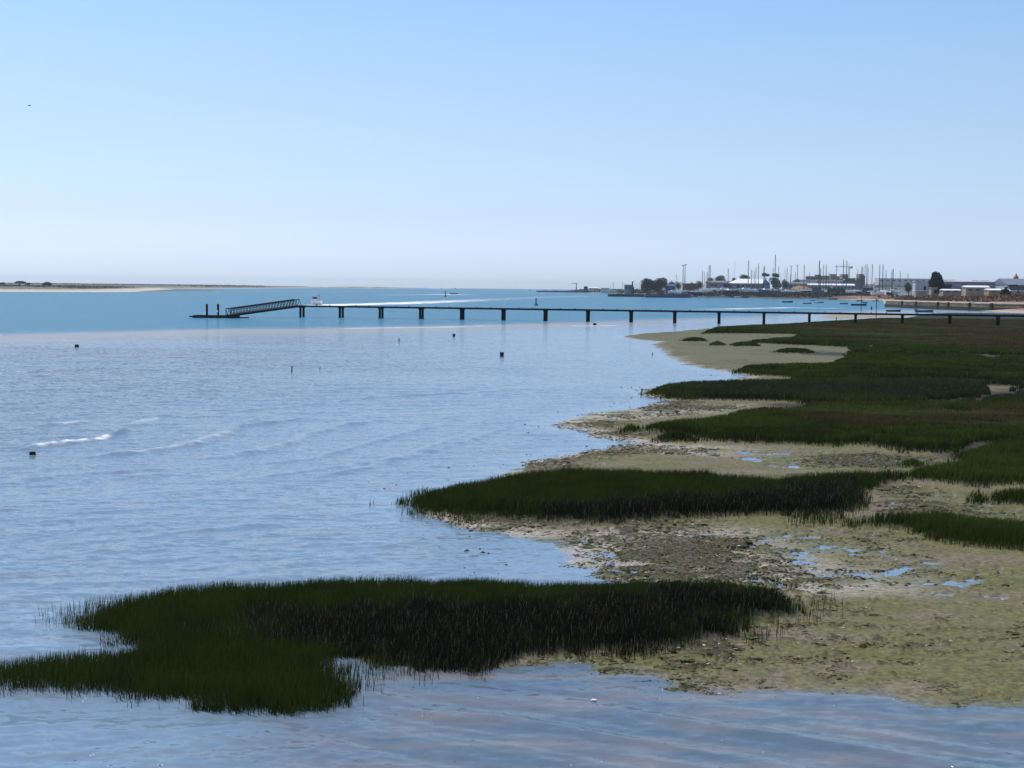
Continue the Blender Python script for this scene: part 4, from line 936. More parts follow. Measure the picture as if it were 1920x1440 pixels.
# low scrub on the islands and the harbour bank
def scrub(name, lab, pts_fn, n, size, hgt, tint, seed):
    g = np.random.default_rng(seed); X, Y = pts_fn(g, n); z = ground(X, Y); k = z > .9; X = X[k]; Y = Y[k]; z = z[k]; n = len(X)
    c = np.stack([X, Y, z+g.random(n)*hgt*(.5+1.1*np.clip(fbm(X*.03, Y*.03, 3, seed)+.4, 0, 1))], 1)
    a = g.normal(size=(n, 3)); a /= np.linalg.norm(a, axis=1)[:, None]; b_ = np.cross(a, g.normal(size=(n, 3))); b_ /= np.linalg.norm(b_, axis=1)[:, None]
    s_ = (size*(.5+g.random(n)))[:, None]; V = np.stack([c-a*s_, c+b_*s_, c+a*s_, c-b_*s_], 1).reshape(-1, 3)
    ti = np.array(tint)[g.integers(0, len(tint), n)]*(.6+.8*g.random(n))[:, None]
    o = np_mesh(name, V, np.arange(n*4).reshape(-1, 4), M['leaves'], np.repeat(ti, 4, 0), False, True); tag(o, lab, 'shrubs', None, 'stuff')
def isl(g, n):
    y = g.uniform(1050, 1500, n*3); x = g.uniform(-620, -245, n*3); s_ = sdf(ISLE1, x, y, 60)+fbm(x*.02, y*.02, 3, 1)*14; k = s_ > 38
    return x[k][:n], y[k][:n]
scrub('scrub', 'low brownish scrub covering the dunes of left island', isl, 9000, .6, .8, [(.25,.21,.16),(.18,.18,.12),(.22,.18,.15)], 31)
def isl3(g, n):
    y = g.uniform(2300, 3400, n*3); x = g.uniform(-1250, -250, n*3); s_ = sdf(ISLE3, x, y, 60); k = s_ > 25
    return x[k][:n], y[k][:n]
scrub('scrub', 'hazy green low scrub along the farther flat island', isl3, 7000, 1.4, .9, [(.28,.28,.23),(.23,.25,.20)], 32)
def bank(g, n):
    ph = g.uniform(1590, 2000, n*3); D = g.uniform(520, 1000, n*3); x = (ph-960)/F*D; s_ = sdf(HARB, x, D, 60); k = (s_ > 7) & ((s_ < 200))
    return x[k][:n], D[k][:n]
scrub('scrub', 'dry reddish brown and olive scrub on the bank above sea wall', bank, 60000, .26, 1.5, [(.27,.13,.08),(.16,.12,.07),(.09,.085,.04),(.24,.17,.10),(.07,.05,.035)], 33)
def rocks(g, n):
    ph = g.uniform(1235, 1640, n*3); D = g.uniform(1040, 1150, n*3); x = (ph-960)/F*D; s_ = sdf(HARB, x, D, 60); k = (s_ > 5) & (s_ < 60)
    return x[k][:n], D[k][:n]
scrub('shore_debris', 'jumble of dark rocks and weeds along harbour shore', rocks, 22000, .42, 1.9, [(.05,.045,.04),(.10,.085,.07),(.035,.035,.04),(.16,.14,.12),(.05,.055,.035)], 34)
def spit(g, n):
    ph = g.uniform(1035, 1250, n*3); D = g.uniform(1250, 2500, n*3); x = (ph-960)/F*D; s_ = sdf(HARB, x, D, 60); k = (s_ > 9)&(s_<60)
    return x[k][:n], D[k][:n]
scrub('scrub', 'low grey-green scrub along the harbour spit', spit, 6000, 1.1, 2.0, [(.10,.09,.07),(.07,.07,.05),(.14,.12,.09)], 35)

# ------------------------------------------------------------ buildings
def bld(px0, px1, yt, yb, D, name, lab, wall, cat='building', roof='flat', rm='grey_roof', dep=None, win=0, wr=.5, sub=1.5, door=False, rh=.35, winm='dark_glass', group=None, over=.3):
    """box building: px span, top and base pixel at distance D; roof: flat, hip, gable_side (ridge along x), gable_end"""
    a = W(px0, yb, D); c = W(px1, yb, D); s_ = D/F; w_ = c.x-a.x; h_ = (yb-yt)*s_; d_ = dep or min(max(w_*.5, 6), 25)
    z0 = (a.z+c.z)/2
    t = thing(name, lab, cat, ((a.x+c.x)/2, D+d_/2, z0), 0, group)
    hw = h_ if roof == 'flat' else h_*(1-rh)
    b = MB(); b.box((0, 0, (hw-sub*2)/2), (w_, d_, hw+sub*2)); b.build('wall', M[wall], t)
    b = MB(); x_ = w_/2+over; y_ = d_/2+over
    if roof == 'flat': b.box((0, 0, hw+.15), (w_+2*over, d_+2*over, .35))
    elif roof == 'hip':
        q = min(x_*.3, y_*1.2); b.add([(-x_,-y_,hw),(x_,-y_,hw),(x_,y_,hw),(-x_,y_,hw),(-x_+q,0,h_),(x_-q,0,h_)], [(0,1,5,4),(1,2,5),(2,3,4,5),(3,0,4),(3,2,1,0)])
    elif roof == 'gable_side': b.add([(-x_,-y_,hw),(x_,-y_,hw),(x_,y_,hw),(-x_,y_,hw),(-x_,0,h_),(x_,0,h_)], [(0,1,5,4),(1,2,5),(2,3,4,5),(3,0,4),(3,2,1,0)])
    b.build('roof', M[rm], t)
    for i in range(win):
        x0 = -w_/2+w_*(i+.5)/win; ww = w_/win*wr; wh = hw*.3
        b = MB(); b.box((x0, -d_/2-.05, hw*.58), (ww, .14, wh)); b.build('window', M[winm], t)
    if door: b = MB(); b.box((w_*.22, -d_/2-.06, hw*.3), (max(1.2, w_*.12), .16, hw*.6)); b.build('door', M['dark_steel'], t)
    return t
bld(1171,1184.5,534.5,546,1500,'shed','blue-grey metal shed at left end of harbour','grey_sheet',win=2)
bld(1184.5,1189,538,546,1495,'shed','small dark hut stuck to the right side of blue-grey shed','black_hull')
bld(1095,1102,537.3,543,2200,'hut','tiny dark hut on the spit, right of jib crane','weathered_timber')
bld(1104,1122,538.5,543,2150,'pavilion','low white-roofed pavilion on the spit','light_grey',rm='white_roof',roof='gable_side')
bld(1127,1142,540.3,545,1900,'shed','low white shed in the middle of spit','white_render',rm='white_roof')
bld(1248,1266,533,545,1240,'shed','bright blue shed between big tree clump and small round tree','blue_sheet',rm='blue_sheet',roof='gable_side',rh=.25,door=True)
bld(1281,1311,532,545,1250,'building','plain brown flat building behind small trees','brick',win=4)
bld(1326,1374,526.5,542,1240,'building','large blue-grey shed left of the white-roofed boathouse','grey_sheet',rm='grey_roof',roof='gable_side',rh=.2,win=2,door=True)
# boathouse: hipped left end, blue gable at right
D = 1220; a = W(1373, 544, D); c = W(1447, 544, D); s_ = D/F
t = thing('boathouse', 'boathouse with large white roof and blue gable wall behind the boat yard', 'building', ((a.x+c.x)/2, D, a.z))
w_ = c.x-a.x; h1 = (544-530.8)*s_; h2 = (544-522.3)*s_
A_ = lambda px, z_, y_: ((px-1410)*s_, y_, z_)
b = MB(); b.add([A_(1377,-2,0),A_(1428,-2,0),A_(1447,-2,10),A_(1447,-2,22),A_(1377,-2,22),A_(1377,h1,0),A_(1428,h1,0),A_(1447,h1,10),A_(1447,h1,22),A_(1377,h1,22)], [(0,1,6,5),(1,2,7,6),(2,3,8,7),(3,4,9,8),(4,0,5,9),(5,6,7,8,9)]); b.build('wall', M['grey_sheet'], t)
b = MB(); b.add([A_(1372.5,h1,-1.2),A_(1429,h1,-1.2),A_(1437.5,h2,9),A_(1387,h2,9),A_(1372.5,h1-.5,-1.2),A_(1429,h1-.5,-1.2)], [(0,1,2,3),(4,5,1,0)]); 
b.add([A_(1387,h2,9),A_(1437.5,h2,9),A_(1448,h1,22.5),A_(1372.5,h1,22.5),A_(1372.5,h1,-1.2)], [(0,1,2,3),(0,3,4)]); b.build('roof', M['white_roof'], t)
b = MB(); b.add([A_(1428.6,h1,-.6),A_(1448,h1,10.2),A_(1437.8,h2-.1,8.9),A_(1448,h1,21.5)], [(0,1,2),(1,3,2)]); b.add([A_(1428.3,-1.9,-.1),A_(1447.4,-1.9,10),A_(1447.4,h1,10),A_(1428.3,h1,-.1)], [(0,1,2,3)]); b.build('gable', M['blue_sheet'], t)
for k in range(5): b = MB(); b.box(((1384+k*9-1410)*s_, -.08, h1*.5), (2.4, .2, h1*.45)); b.build('window', M['dark_glass'], t)
b = MB(); b.box(((1436-1410)*s_, 3.6, 2), (2.6, .4, 3.6), R(33)); b.build('door', M['light_grey'], t)
bld(1470,1513,528.5,545,1290,'hall','low grey hall left of the long arched building','grey_sheet',rm='grey_roof',roof='gable_side',rh=.2,win=5)
# long arcaded building
D = 1340; a = W(1497, 541, D); c = W(1580, 541, D); s_ = D/F; t = thing('arcade_building', 'long low white building with a row of round arches', 'building', ((a.x+c.x)/2, D, a.z)); w_ = c.x-a.x; h_ = 16*s_
b = MB(); b.box((0, 6, h_/2-1), (w_, 12, h_+2)); b.build('wall', M['white_render'], t)
b = MB(); b.box((0, 6, h_+.2), (w_+.8, 12.8, .4)); b.build('roof', M['white_roof'], t)
for k in range(9):
    x0 = -w_/2+w_*(.40+.6*(k+.5)/9); r_ = w_*.6/9*.32; b = MB()
    pts = [(x0-r_, h_*.55)]+[(x0-r_*math.cos(q), h_*.74+r_*math.sin(q)) for q in np.linspace(0, math.pi, 9)]+[(x0+r_, h_*.55)]
    b.add([(u_, -.12, v_) for u_, v_ in pts]+[(u_, .05, v_) for u_, v_ in pts], [tuple(range(len(pts)))]+[(i_, i_+1, i_+1+len(pts), i_+len(pts)) for i_ in range(len(pts)-1)]); b.build('arch', M['grey_roof'], t)
bld(1513,1560,531.5,545,1290,'shed','long low shed with thin white roof edge, left one before the arches','grey_sheet',rm='white_roof',roof='gable_side',rh=.22,win=7)
bld(1561,1603,532,546,1280,'shed','long low shed with thin white roof edge, right one below concrete frame','grey_sheet',rm='white_roof',roof='gable_side',rh=.22,win=6)
bld(1512,1530.5,518.5,530,1700,'apartment_block','flat brown block behind the left end of arched building','brick',win=4)
bld(1529,1538,515.5,530,1750,'apartment_block','narrow pinkish block behind the thick double mast','pink_render',win=2)
bld(1538,1556,517.5,530,1760,'apartment_block','grey-beige block, second right of the brown flat block','beige_render',win=4)
bld(1557,1567.5,514.5,530,1720,'apartment_block','tall pink block left of the concrete frame building','pink_render',win=3)
bld(1568,1580,518.5,530,1730,'apartment_block','low pale block touching the concrete frame building','concrete',win=2)
# concrete frame under construction with green netting
D = 1500; s_ = D/F; a = W(1579, 541, D); c = W(1621, 541, D); t = thing('construction_frame', 'unfinished concrete building draped in green netting under the tower crane', 'building', ((a.x+c.x)/2, D, a.z)); w_ = c.x-a.x; x_ = lambda px: (px-1600)*s_
for z_ in (4, 7.5, 11): b = MB(); b.box((0, 7, z_), (w_, 14, .5)); b.build('floor_slab', M['concrete'], t)
for k in range(7): b = MB(); b.box((-w_/2+w_*k/6*.98+.3, .3, 4.5), (.8, .8, 13)); b.build('column', M['concrete'], t)
b = MB(); b.box((x_(1585), 7, 12.8), (12*s_, 12, 5)); b.box((x_(1615), 7, 12.2), (9*s_, 12, 7)); b.build('stair_core', M['pink_render'], t)
b = MB(); b.box((x_(1593), -.4, 7.8), (21*s_, .2, 5.5)); b.box((x_(1619), -.4, 8.5), (5*s_, .2, 11)); b.build('net', M['green_net'], t)
b = MB(); b.box((0, 8, 3), (w_-2, 10, 12)); b.build('wall', M['grey_sheet'], t)
# tower crane
D = 1620; s_ = D/F; a = W(1591.5, 530, D); t = thing('tower_crane', 'yellowish tower crane with long jib above the unfinished building', 'crane', (a.x, a.y, a.z-6)); hh = 6+(530-501)*s_
b = MB(); 
for sx in (-1, 1):
    for sy in (-1, 1): b.tube((sx*.7, sy*.7, 0), (sx*.7, sy*.7, hh), .14, n=4)
for k in range(14): z_ = hh*k/14; b.tube((-.7, -.7, z_), (.7, -.7, z_+hh/14), .09, n=4); b.tube((.7, -.7, z_), (.7, .7, z_+hh/14), .09, n=4)
b.build('mast', M['rust'], t)
b = MB(); L_ = 27*s_
for y_, z_ in ((-.6, 0), (.6, 0), (0, 1.2)): b.tube((0, y_, hh+z_), (-L_, y_, hh+z_*.7), .12, n=4)
for k in range(16): b.tube((-L_*k/16, 0, hh+1.2), (-L_*(k+.5)/16, -.6, hh), .07, n=4); b.tube((-L_*(k+.5)/16, -.6, hh), (-L_*(k+1)/16, 0, hh+1.1), .07, n=4)
b.build('jib', M['rust'], t)
b = MB(); b.tube((0, 0, hh+.2), (6*s_, 0, hh+.2), .3, n=5); b.build('counter_jib', M['rust'], t)
b = MB(); b.box((5*s_, 0, hh-.3), (2.2*s_, 1.6, 2.6)); b.build('counterweight', M['concrete'], t)
b = MB(); b.box((.9, 0, hh-.6), (1.4, 1.4, 1.8)); b.build('cab', M['dark_glass'], t)
b = MB(); b.tube((0, 0, hh), (0, 0, hh+4.2), .2, .08, 5); b.tube((0, 0, hh+4.1), (-L_*.6, 0, hh+1.2), .05, n=4); b.tube((0, 0, hh+4.1), (5*s_, 0, hh+.3), .05, n=4); b.build('apex', M['rust'], t)
# jib crane on spit, twin poles, lamp masts
a = W(1080.5, 543, 2150); s_ = 2150/F; t = thing('jib_crane', 'small dark jib crane standing on the spit against the sky', 'crane', a)
b = MB(); b.tube((0, 0, -2), (.2, 0, 12*s_), .75, .5, 6); b.build('mast', M['dark_steel'], t); b = MB(); b.tube((.6, 0, 12*s_), (-8*s_, 0, 11.6*s_), .5, .4, 6); b.tube((-7.6*s_, 0, 11.6*s_), (-8*s_, 0, 10*s_), .15, n=4); b.build('jib', M['dark_steel'], t)
for k, (px, yt) in enumerate(((1280.3, 497.5), (1283.8, 496.5))):
    a = W(px, 545, 1210); s_ = 1210/F; t = thing('radio_pole', ('left' if k == 0 else 'right')+' one of the tall twin poles beside small trees, cross-arm on top', 'pole', a, 0, 'twin poles')
    b = MB(); b.tube((0, 0, -2), (0, 0, (545-yt)*s_), .38, .26, 6); b.build('shaft', M['alu_mast'], t); b = MB(); b.box(((k-.5)*.8, 0, (545-yt)*s_), (2.2, .5, .5)); b.build('cross_arm', M['dark_steel'], t)
LM = [(1482.5,499,'left of two tall lamp masts behind the low grey hall'),(1494.3,497.5,'right of two tall lamp masts behind the low grey hall')]
for px, yt, lab in LM:
    a = W(px, 545, 1330); s_ = 1330/F; t = thing('lamp_mast', lab, 'lamp mast', a, 0, 'lamp masts')
    b = MB(); b.tube((0, 0, -2), (0, 0, (545-yt)*s_), .35, .25, 6); b.build('shaft', M['alu_mast'], t); b = MB(); b.box((0, 0, (545-yt)*s_), (2.8, 1, .4)); b.build('lamp_head', M['light_grey'], t)
a = W(1377, 545, 1400); s_ = 1400/F; t = thing('antenna', 'hair-thin antenna pole above left end of boathouse', 'antenna', a); b = MB(); b.tube((0, 0, -2), (0, 0, 54*s_), .12, .08, 5); b.build('shaft', M['light_grey'], t); b = MB(); b.box((0, 0, 53.6*s_), (1.8, .2, .2)); b.build('cross_arm', M['light_grey'], t)
bld(1185.3,1187,528,546,1497,'chimney','thin dark chimney beside blue-grey shed','dark_steel',cat='chimney')
# sand pile, hedge
a = W(1502, 543.5, 1180); g_ = np.random.default_rng(5); b = MB(); rings = []
for k in range(7):
    f = k/6; rings.append([((11.0*(1-f**1.3*.75)+1.2*math.sin(q*3+k))*math.cos(q), 5*(1-f*.8)*math.sin(q), f*3.6+.3*math.sin(q*2)) for q in np.arange(0, 6.28, .35)])
b.loft(rings); o = b.build('sand_heap', M['sand_pile']); o.location = (a.x, a.y, a.z-.4); tag(o, 'long heap of orange-tan sand in middle of boat yard', 'sand heap')
for px0, px1, yt, lab in ((1552,1585,541.5,'long dark green container in the middle of boat yard'),(1523,1540,541,'teal blue container left of the long dark green one'),(1617,1637,540.5,'dark green container right of yard, beneath close masts')):
    bld(px0, px1, yt, 549, 1090, 'container', lab, 'green_hull' if px0 != 1523 else 'teal_hull', cat='container', rm='black_hull', dep=3, over=.05)
# right side
bld(1716,1741,528.5,549,820,'building','plain pale blue-grey building left of the tall dark tree','light_grey',rm='light_grey',win=0,door=True)
bld(1717,1737,545.3,550,720,'trailer','long white trailer in front of pale blue-grey building','beige_render',rm='white_roof',cat='trailer',dep=3)
bld(1746,1757,540,550,640,'hut','small beige block hut at foot of the dark tree','beige_render',rm='beige_render',cat='hut',dep=3,door=True)
bld(1768,1801,542,550,640,'building','low cream building right of beige hut','beige_render',rm='white_roof',roof='gable_side',rh=.3,win=2,dep=5)
t = bld(1772,1889,526.8,548,760,'warehouse','long grey warehouse with thin bright roof edge','grey_sheet',rm='light_grey',roof='gable_side',rh=.08,dep=26,win=0)
for px, wpx in ((1779,10),(1808,8),(1876,6)):
    b = MB(); s_ = 760/F; b.box(((px-1830.5)*s_, -13.1, 2.3), (wpx*s_, .2, 3.8)); b.build('door', M['black_hull'], t)
b = MB(); b.box((4*s_, -13.06, 3.6), (90*s_, .15, .5)); b.build('canopy', M['light_grey'], t)
t = bld(1889,1990,522.3,549,740,'warehouse','wide grey warehouse at right frame edge, greenish lower wall','light_grey',rm='grey_roof',roof='gable_side',rh=.45,dep=26)
b = MB(); b.box((0, -13.1, 2.0), (95*740/F, .2, 3.6)); b.build('cladding', M['green_net'], t)
bld(1811,1855,535.5,550,620,'building','cream building with bright white roof in front of warehouse','beige_render',rm='white_roof',roof='gable_side',rh=.22,win=3,dep=6)
bld(1853.5,1893,541.2,551,600,'building','low ochre building with bright white roof, right of the cream one','sand_pile',rm='white_roof',roof='gable_side',rh=.3,win=2,dep=6)
bld(1897,1940,546,551,600,'building','low white-roofed shed at right frame edge under digger arm','beige_render',rm='white_roof',dep=5)
# digger
a = W(1884, 549.5, 560); s_ = 560/F; t = thing('excavator', 'dark excavator with raised bent arm in front of the warehouses', 'excavator', (a.x, a.y, a.z-.6))
b = MB(); b.box((0, 0, 1.5), (2.6, 2.2, 1.3), top=.9); b.build('body', M['dark_steel'], t)
for s2 in (-1, 1): b = MB(); b.box((0, s2*1.1, .45), (3.4, .5, .8), top=.8); b.build('track', M['rubber'], t)
b = MB(); b.box((.5, .5, 2.5), (1.1, 1.0, 1.1), top=.85); b.build('cab', M['dark_glass'], t)
b = MB(); p1 = Vector((-.6, -.3, 1.6)); p2 = Vector((1.6, -.3, 3.6)); p3 = Vector((21.5*s_, -.3, 18.5*s_)); b.tube(p1, p2, .22, .22, 6); b.tube(p2, p3, .22, .16, 6); b.build('boom', M['dark_steel'], t)
b = MB(); b.tube(p3, (24.5*s_, -.3, 6*s_), .17, .13, 6); b.build('stick', M['dark_steel'], t); b = MB(); b.box((24.5*s_, -.3, 5.2*s_), (.7, .8, .7), top=.7); b.build('bucket', M['dark_steel'], t)
# tower with dark red dome
a = W(1905, 524, 1000); s_ = 1000/F; t = thing('lookout_tower', 'round reddish tower top with pointed roof above the right warehouse', 'tower', (a.x, a.y, a.z-8))
b = MB(); b.lathe((0, 0, 0), [(1.4, 0), (1.4, 8), (1.7, 8.2), (1.7, 9.4)], 14); b.build('wall', M['purple_dome'], t); b = MB(); b.lathe((0, 0, 9.4), [(1.9, 0), (1.7, .5), (.8, 1.3), (.5, 2.0), (.1, 3.0)], 14); b.build('roof', M['red_paint'], t)
b = MB(); b.lathe((0, 0, 8.5), [(1.74, 0), (1.74, .5)], 14); b.build('window', M['dark_glass'], t)
bld(1648,1748,522.6,531,2200,'building','long pale cream building before the distant town, left of dark tree','white_render',rm='white_render',win=9,wr=.4)
# distant town on the rise: white and beige houses
rt_ = random.Random(4)
for i in range(110):
    px = 1620+i*3.3+rt_.uniform(-3, 3)
    if 1500 > px: continue
    D = rt_.uniform(2350, 3000); sc = D/F
    x_ = (px-960)/F*D; z_ = gz(x_, D); w_ = rt_.uniform(8, 24); h_ = rt_.choice([4, 5, 7, 9, 12])*1.0; d_ = 10
    c_ = rt_.choice(['white_render', 'white_render', 'beige_render', 'pink_render', 'concrete', 'light_grey']); rf = rt_.choice(['tile_roof', 'white_render', 'concrete', 'beige_render', 'white_render'])
    word = {'white_render': 'white', 'beige_render': 'beige', 'pink_render': 'pinkish', 'concrete': 'grey', 'light_grey': 'pale grey'}[c_]
    t = thing('house', f'{word} house in the hazy row of distant town along the right skyline', 'house', (x_, D, z_-1), rt_.uniform(-.3, .3), f'distant {word} town houses')
    b = MB(); b.box((0, 0, h_/2), (w_, d_, h_)); b.build('wall', M[c_], t)
    b = MB(); b.add([(-w_/2-.4,-d_/2-.4,h_),(w_/2+.4,-d_/2-.4,h_),(w_/2+.4,d_/2+.4,h_),(-w_/2-.4,d_/2+.4,h_),(-w_/2,0,h_+1.8),(w_/2,0,h_+1.8)], [(0,1,5,4),(1,2,5),(2,3,4,5),(3,0,4),(3,2,1,0)]); b.build('roof', M[rf], t)
# sea wall in segments with pale coping, gaps between
wl = []
for i in range(len(WALLP)-1):
    a = WALLP[i]; c = WALLP[i+1]; n_ = 6
    for k in range(n_): wl.append(Vector((a[0]+(c[0]-a[0])*k/n_, a[1]+(c[1]-a[1])*k/n_, 0)))
sw = thing('sea_wall', 'weathered stone sea wall with pale coping and dark weedy foot, right side', 'wall', wl[0])
o0 = wl[0]; pr = [(-.55, -.8), (-.35, 1.0), (-.15, 2.35), (3.0, 2.35), (3.0, -.8)]
def wring(p, d, prof): nr = Vector((d.y, -d.x, 0)); return [Vector((p.x-o0.x, p.y-o0.y, 0))+(-nr)*u_+Vector((0, 0, v_)) for u_, v_ in prof]
rings = []
for i, p in enumerate(wl):
    d = (wl[min(i+1, len(wl)-1)]-wl[max(i-1, 0)]).normalized(); rings.append(wring(p, d, pr))
b = MB(); b.loft(rings); b.build('wall', M['sea_stone'], sw)
b = MB(); b.loft([wring(p, (wl[min(i+1, len(wl)-1)]-wl[max(i-1, 0)]).normalized(), [(-.75, -.8), (-.55, 1.15), (-.2, 1.2), (-.3, -.8)]) for i, p in enumerate(wl)]); b.build('weed_band', M['weed_dark'], sw)
segs = [(0, 5), (5, 8), (8, 12), (12, 15), (15, 20), (20, 24), (24, 29)]
for s0, s1 in segs:
    rg_ = []
    for i in range(s0, s1+1):
        p = wl[min(i, len(wl)-1)]; d = (wl[min(i+1, len(wl)-1)]-wl[max(i-1, 0)]).normalized(); q = p+d*(.8 if i == s0 else (-.8 if i == s1 else 0))
        rg_.append(wring(q, d, [(-.3, 2.35), (-.3, 2.72), (2.6, 2.85), (2.6, 2.35)]))
    b = MB(); b.loft(rg_); b.build('coping', M['cap_stone'], sw)
for k in (5, 8, 12, 15, 20, 24):
    p = wl[k]; d = (wl[k+1]-wl[k-1]).normalized(); b = MB(); b.loft([wring(p-d*.55, d, [(-.8, -.8), (-.7, 2.5), (.3, 2.6), (.3, -.8)]), wring(p+d*.55, d, [(-.8, -.8), (-.7, 2.5), (.3, 2.6), (.3, -.8)])]); b.build('buttress', M['weed_dark'], sw)

# ------------------------------------------------------------ boats in the yard
MASTS = [(1142,532,.5),(1147.5,527.5,.8),(1165,528,.5),(1190,530,.5),(1197,528,.6),(1265,514,.4),(1314,507,1),(1317.5,509,.7),(1323,510,1),(1326,497,1.3),(1328.3,496.5,1.1),(1362,503,1),(1399.6,488.5,1.5),(1406,505.5,1.1),(1411,508,.6),(1413.7,501,.8),(1418.5,494,1.1),
  (1428,500,.8),(1429.7,498.5,1.1),(1446,502,.7),(1449.5,477.5,1.4),(1456,499,.6),(1468,505,.5),(1472,502,.9),(1478.5,514,.7),(1487.5,510,.6),(1504,496,1.1),(1514,511,.6),(1532,488.5,2.0),(1534.7,503,1.2),(1540,496,1),(1545,496,1.3),(1550,510,.5),
  (1564.5,496,1.1),(1577,487,1.4),(1583,489,1.5),(1604,504,.8),(1611.5,499,1.2),(1613.5,501,.8),(1617.5,496,.9),(1621,495,1.1),(1623.3,501,.8),(1631,495,1.4),(1645,496,1.0),(1651,495.6,1.4),(1657,507,.9),(1668,506,.9),(1670.3,503.5,1.0),(1683.5,508,.7),(1698,512,.5)]
HN = ['gel_white','gel_white','navy','red_hull','gel_white','teal_hull','black_hull','gel_white','green_hull']
HW = {'gel_white': 'white', 'navy': 'navy', 'red_hull': 'red', 'teal_hull': 'teal', 'black_hull': 'black', 'green_hull': 'dark green'}
ZONES = [(1200,'left of tree clump on the spit'),(1300,'beside the twin poles'),(1335,'left of grey shed'),(1375,'before grey shed'),(1425,'in front of white boathouse roof'),(1465,'right of the blue boathouse gable'),(1500,'before low grey hall'),(1556,'left of pink block'),(1600,'before the unfinished building'),(1640,'right of unfinished building'),(1720,'near right end of yard')]
ORD = ['first','second','third','fourth','fifth','sixth','seventh','eighth','ninth']
rb = random.Random(12); cnt = {}
def yard_ground(px, D): return max(gz((px-960)/F*D, D), 1.0)
for i, (px, yt, th) in enumerate(MASTS):
    D = 1700 if px < 1200 else (rb.uniform(1130, 1215) if px < 1640 else rb.uniform(1000, 1080))
    x_ = (px-960)/F*D; z0 = yard_ground(px, D); tip = H+(hz(px)-yt)/F*D
    zone = next(zn for lim, zn in ZONES if px < lim); cnt[zone] = cnt.get(zone, 0)+1
    hm = HN[i % len(HN)]; L = min(14, max(8.5, (tip-z0)*.48)); lift = 1.9; B = L*.3; Hh = L*.14
    size = 'tallest' if yt < 480 else ('tall' if yt < 498 else ('medium' if yt < 506 else 'short'))
    t = thing('sailboat', f'{HW[hm]} sailboat with bare {size} mast, {ORD[cnt[zone]-1]} from left {zone}', 'sailboat', (x_, D, z0+lift), rb.choice([rb.uniform(-.5, .5), rb.uniform(2.6, 3.6), rb.uniform(0, 6.28)]), 'sailboats laid up in the boat yard')
    b = MB(); b.loft(hull_rings(L, B, Hh, draft=L*.05, sheer=.25, stern=.6), True, True); b.build('hull', M[hm], t)
    b = MB(); b.box((0, 0, Hh+.2), (L*.42, B*.5, .5), top=.8); b.build('cabin', M['gel_white'], t)
    b = MB(); b.box((0, 0, -L*.05-.45), (L*.2, .25, 1.2), top=1); b.build('keel', M['red_hull' if i % 2 else 'navy'], t)
    mr_ = .21*th+.07; mx_ = 0
    b = MB(); b.tube((mx_, 0, Hh), (mx_, 0, tip-z0-lift), mr_, mr_*.7, 6); b.build('mast', M['black_mast' if i % 3 else 'alu_mast'], t)
    b = MB(); b.tube((mx_, 0, Hh+1.3), (-L*.38, 0, Hh+1.2), .16, n=5); b.build('boom', M['navy' if i % 2 else 'canvas'], t)
    hh = tip-z0-lift; b = MB(); b.box((mx_, 0, Hh+(hh-Hh)*.6), (.12, 1.6, .12)); b.build('spreader', M['alu_mast'], t)
    b = MB(); b.tube((mx_, 0, hh*.97), (L*.47, 0, Hh*1.2), .03, n=4); b.tube((mx_, 0, hh*.97), (-L*.49, 0, Hh), .03, n=4); b.build('stay', M['alu_mast'], t)
YB = [(1262,8,'gel_white',None,1115),(1275,7,'canvas','canvas',1120),(1287,7,'gel_white',None,1125),(1300,8,'navy',None,1120),(1313,8,'gel_white','canvas',1130),(1322,7,'gel_white',None,1150),(1336,10,'gel_white',None,1170),(1347,9,'teal_hull','canvas',1165),(1357,11,'gel_white',None,1160),(1366,11,'wood_hull',None,1130),
  (1380,8,'gel_white','canvas',1150),(1398,12,'gel_white',None,1140),(1409,8,'gel_white',None,1150),(1419,9,'gel_white',None,1140),(1437,12,'teal_hull',None,1110),(1453,8,'gel_white',None,1160),(1464,9,'light_grey','navy',1150),(1473,7,'gel_white',None,1120),(1485,7,'gel_white','canvas',1120),(1499,7,'gel_white',None,1115),
  (1512,8,'navy','canvas',1110),(1528,9,'teal_hull',None,1115),(1545,8,'gel_white',None,1140),(1590,9,'gel_white','canvas',1110),(1603,8,'gel_white',None,1130),(1613,7,'navy','canvas',1110),(1645,9,'gel_white',None,1040),(1658,9,'gel_white','white_paint',1020),(1672,10,'gel_white',None,1010),(1685,8,'light_grey','canvas',1000),(1630,7,'rust',None,1080),(1692,6,'gel_white',None,960)]
cnt = {}
for i, (px, L, hm, cov, D) in enumerate(YB):
    x_ = (px-960)/F*D; z0 = yard_ground(px, D); zone = next(zn for lim, zn in ZONES if px < lim); cnt[zone] = cnt.get(zone, 0)+1
    hw = {'canvas': 'grey', 'light_grey': 'pale grey', 'wood_hull': 'varnished brown', 'rust': 'rusty'}.get(hm) or HW[hm]
    L *= 1.4; motorboat(L, L*.31, f'{"covered " if cov else ""}{hw} motor boat on cradle, {ORD[cnt[zone]-1]} from left {zone}', (x_, D, z0+.2), rb.choice([rb.uniform(-.4, .4), rb.uniform(2.7, 3.5)]), hm, 'motor boats on cradles in the yard', canopy=False, z=1.3, stand=True, cover=cov)
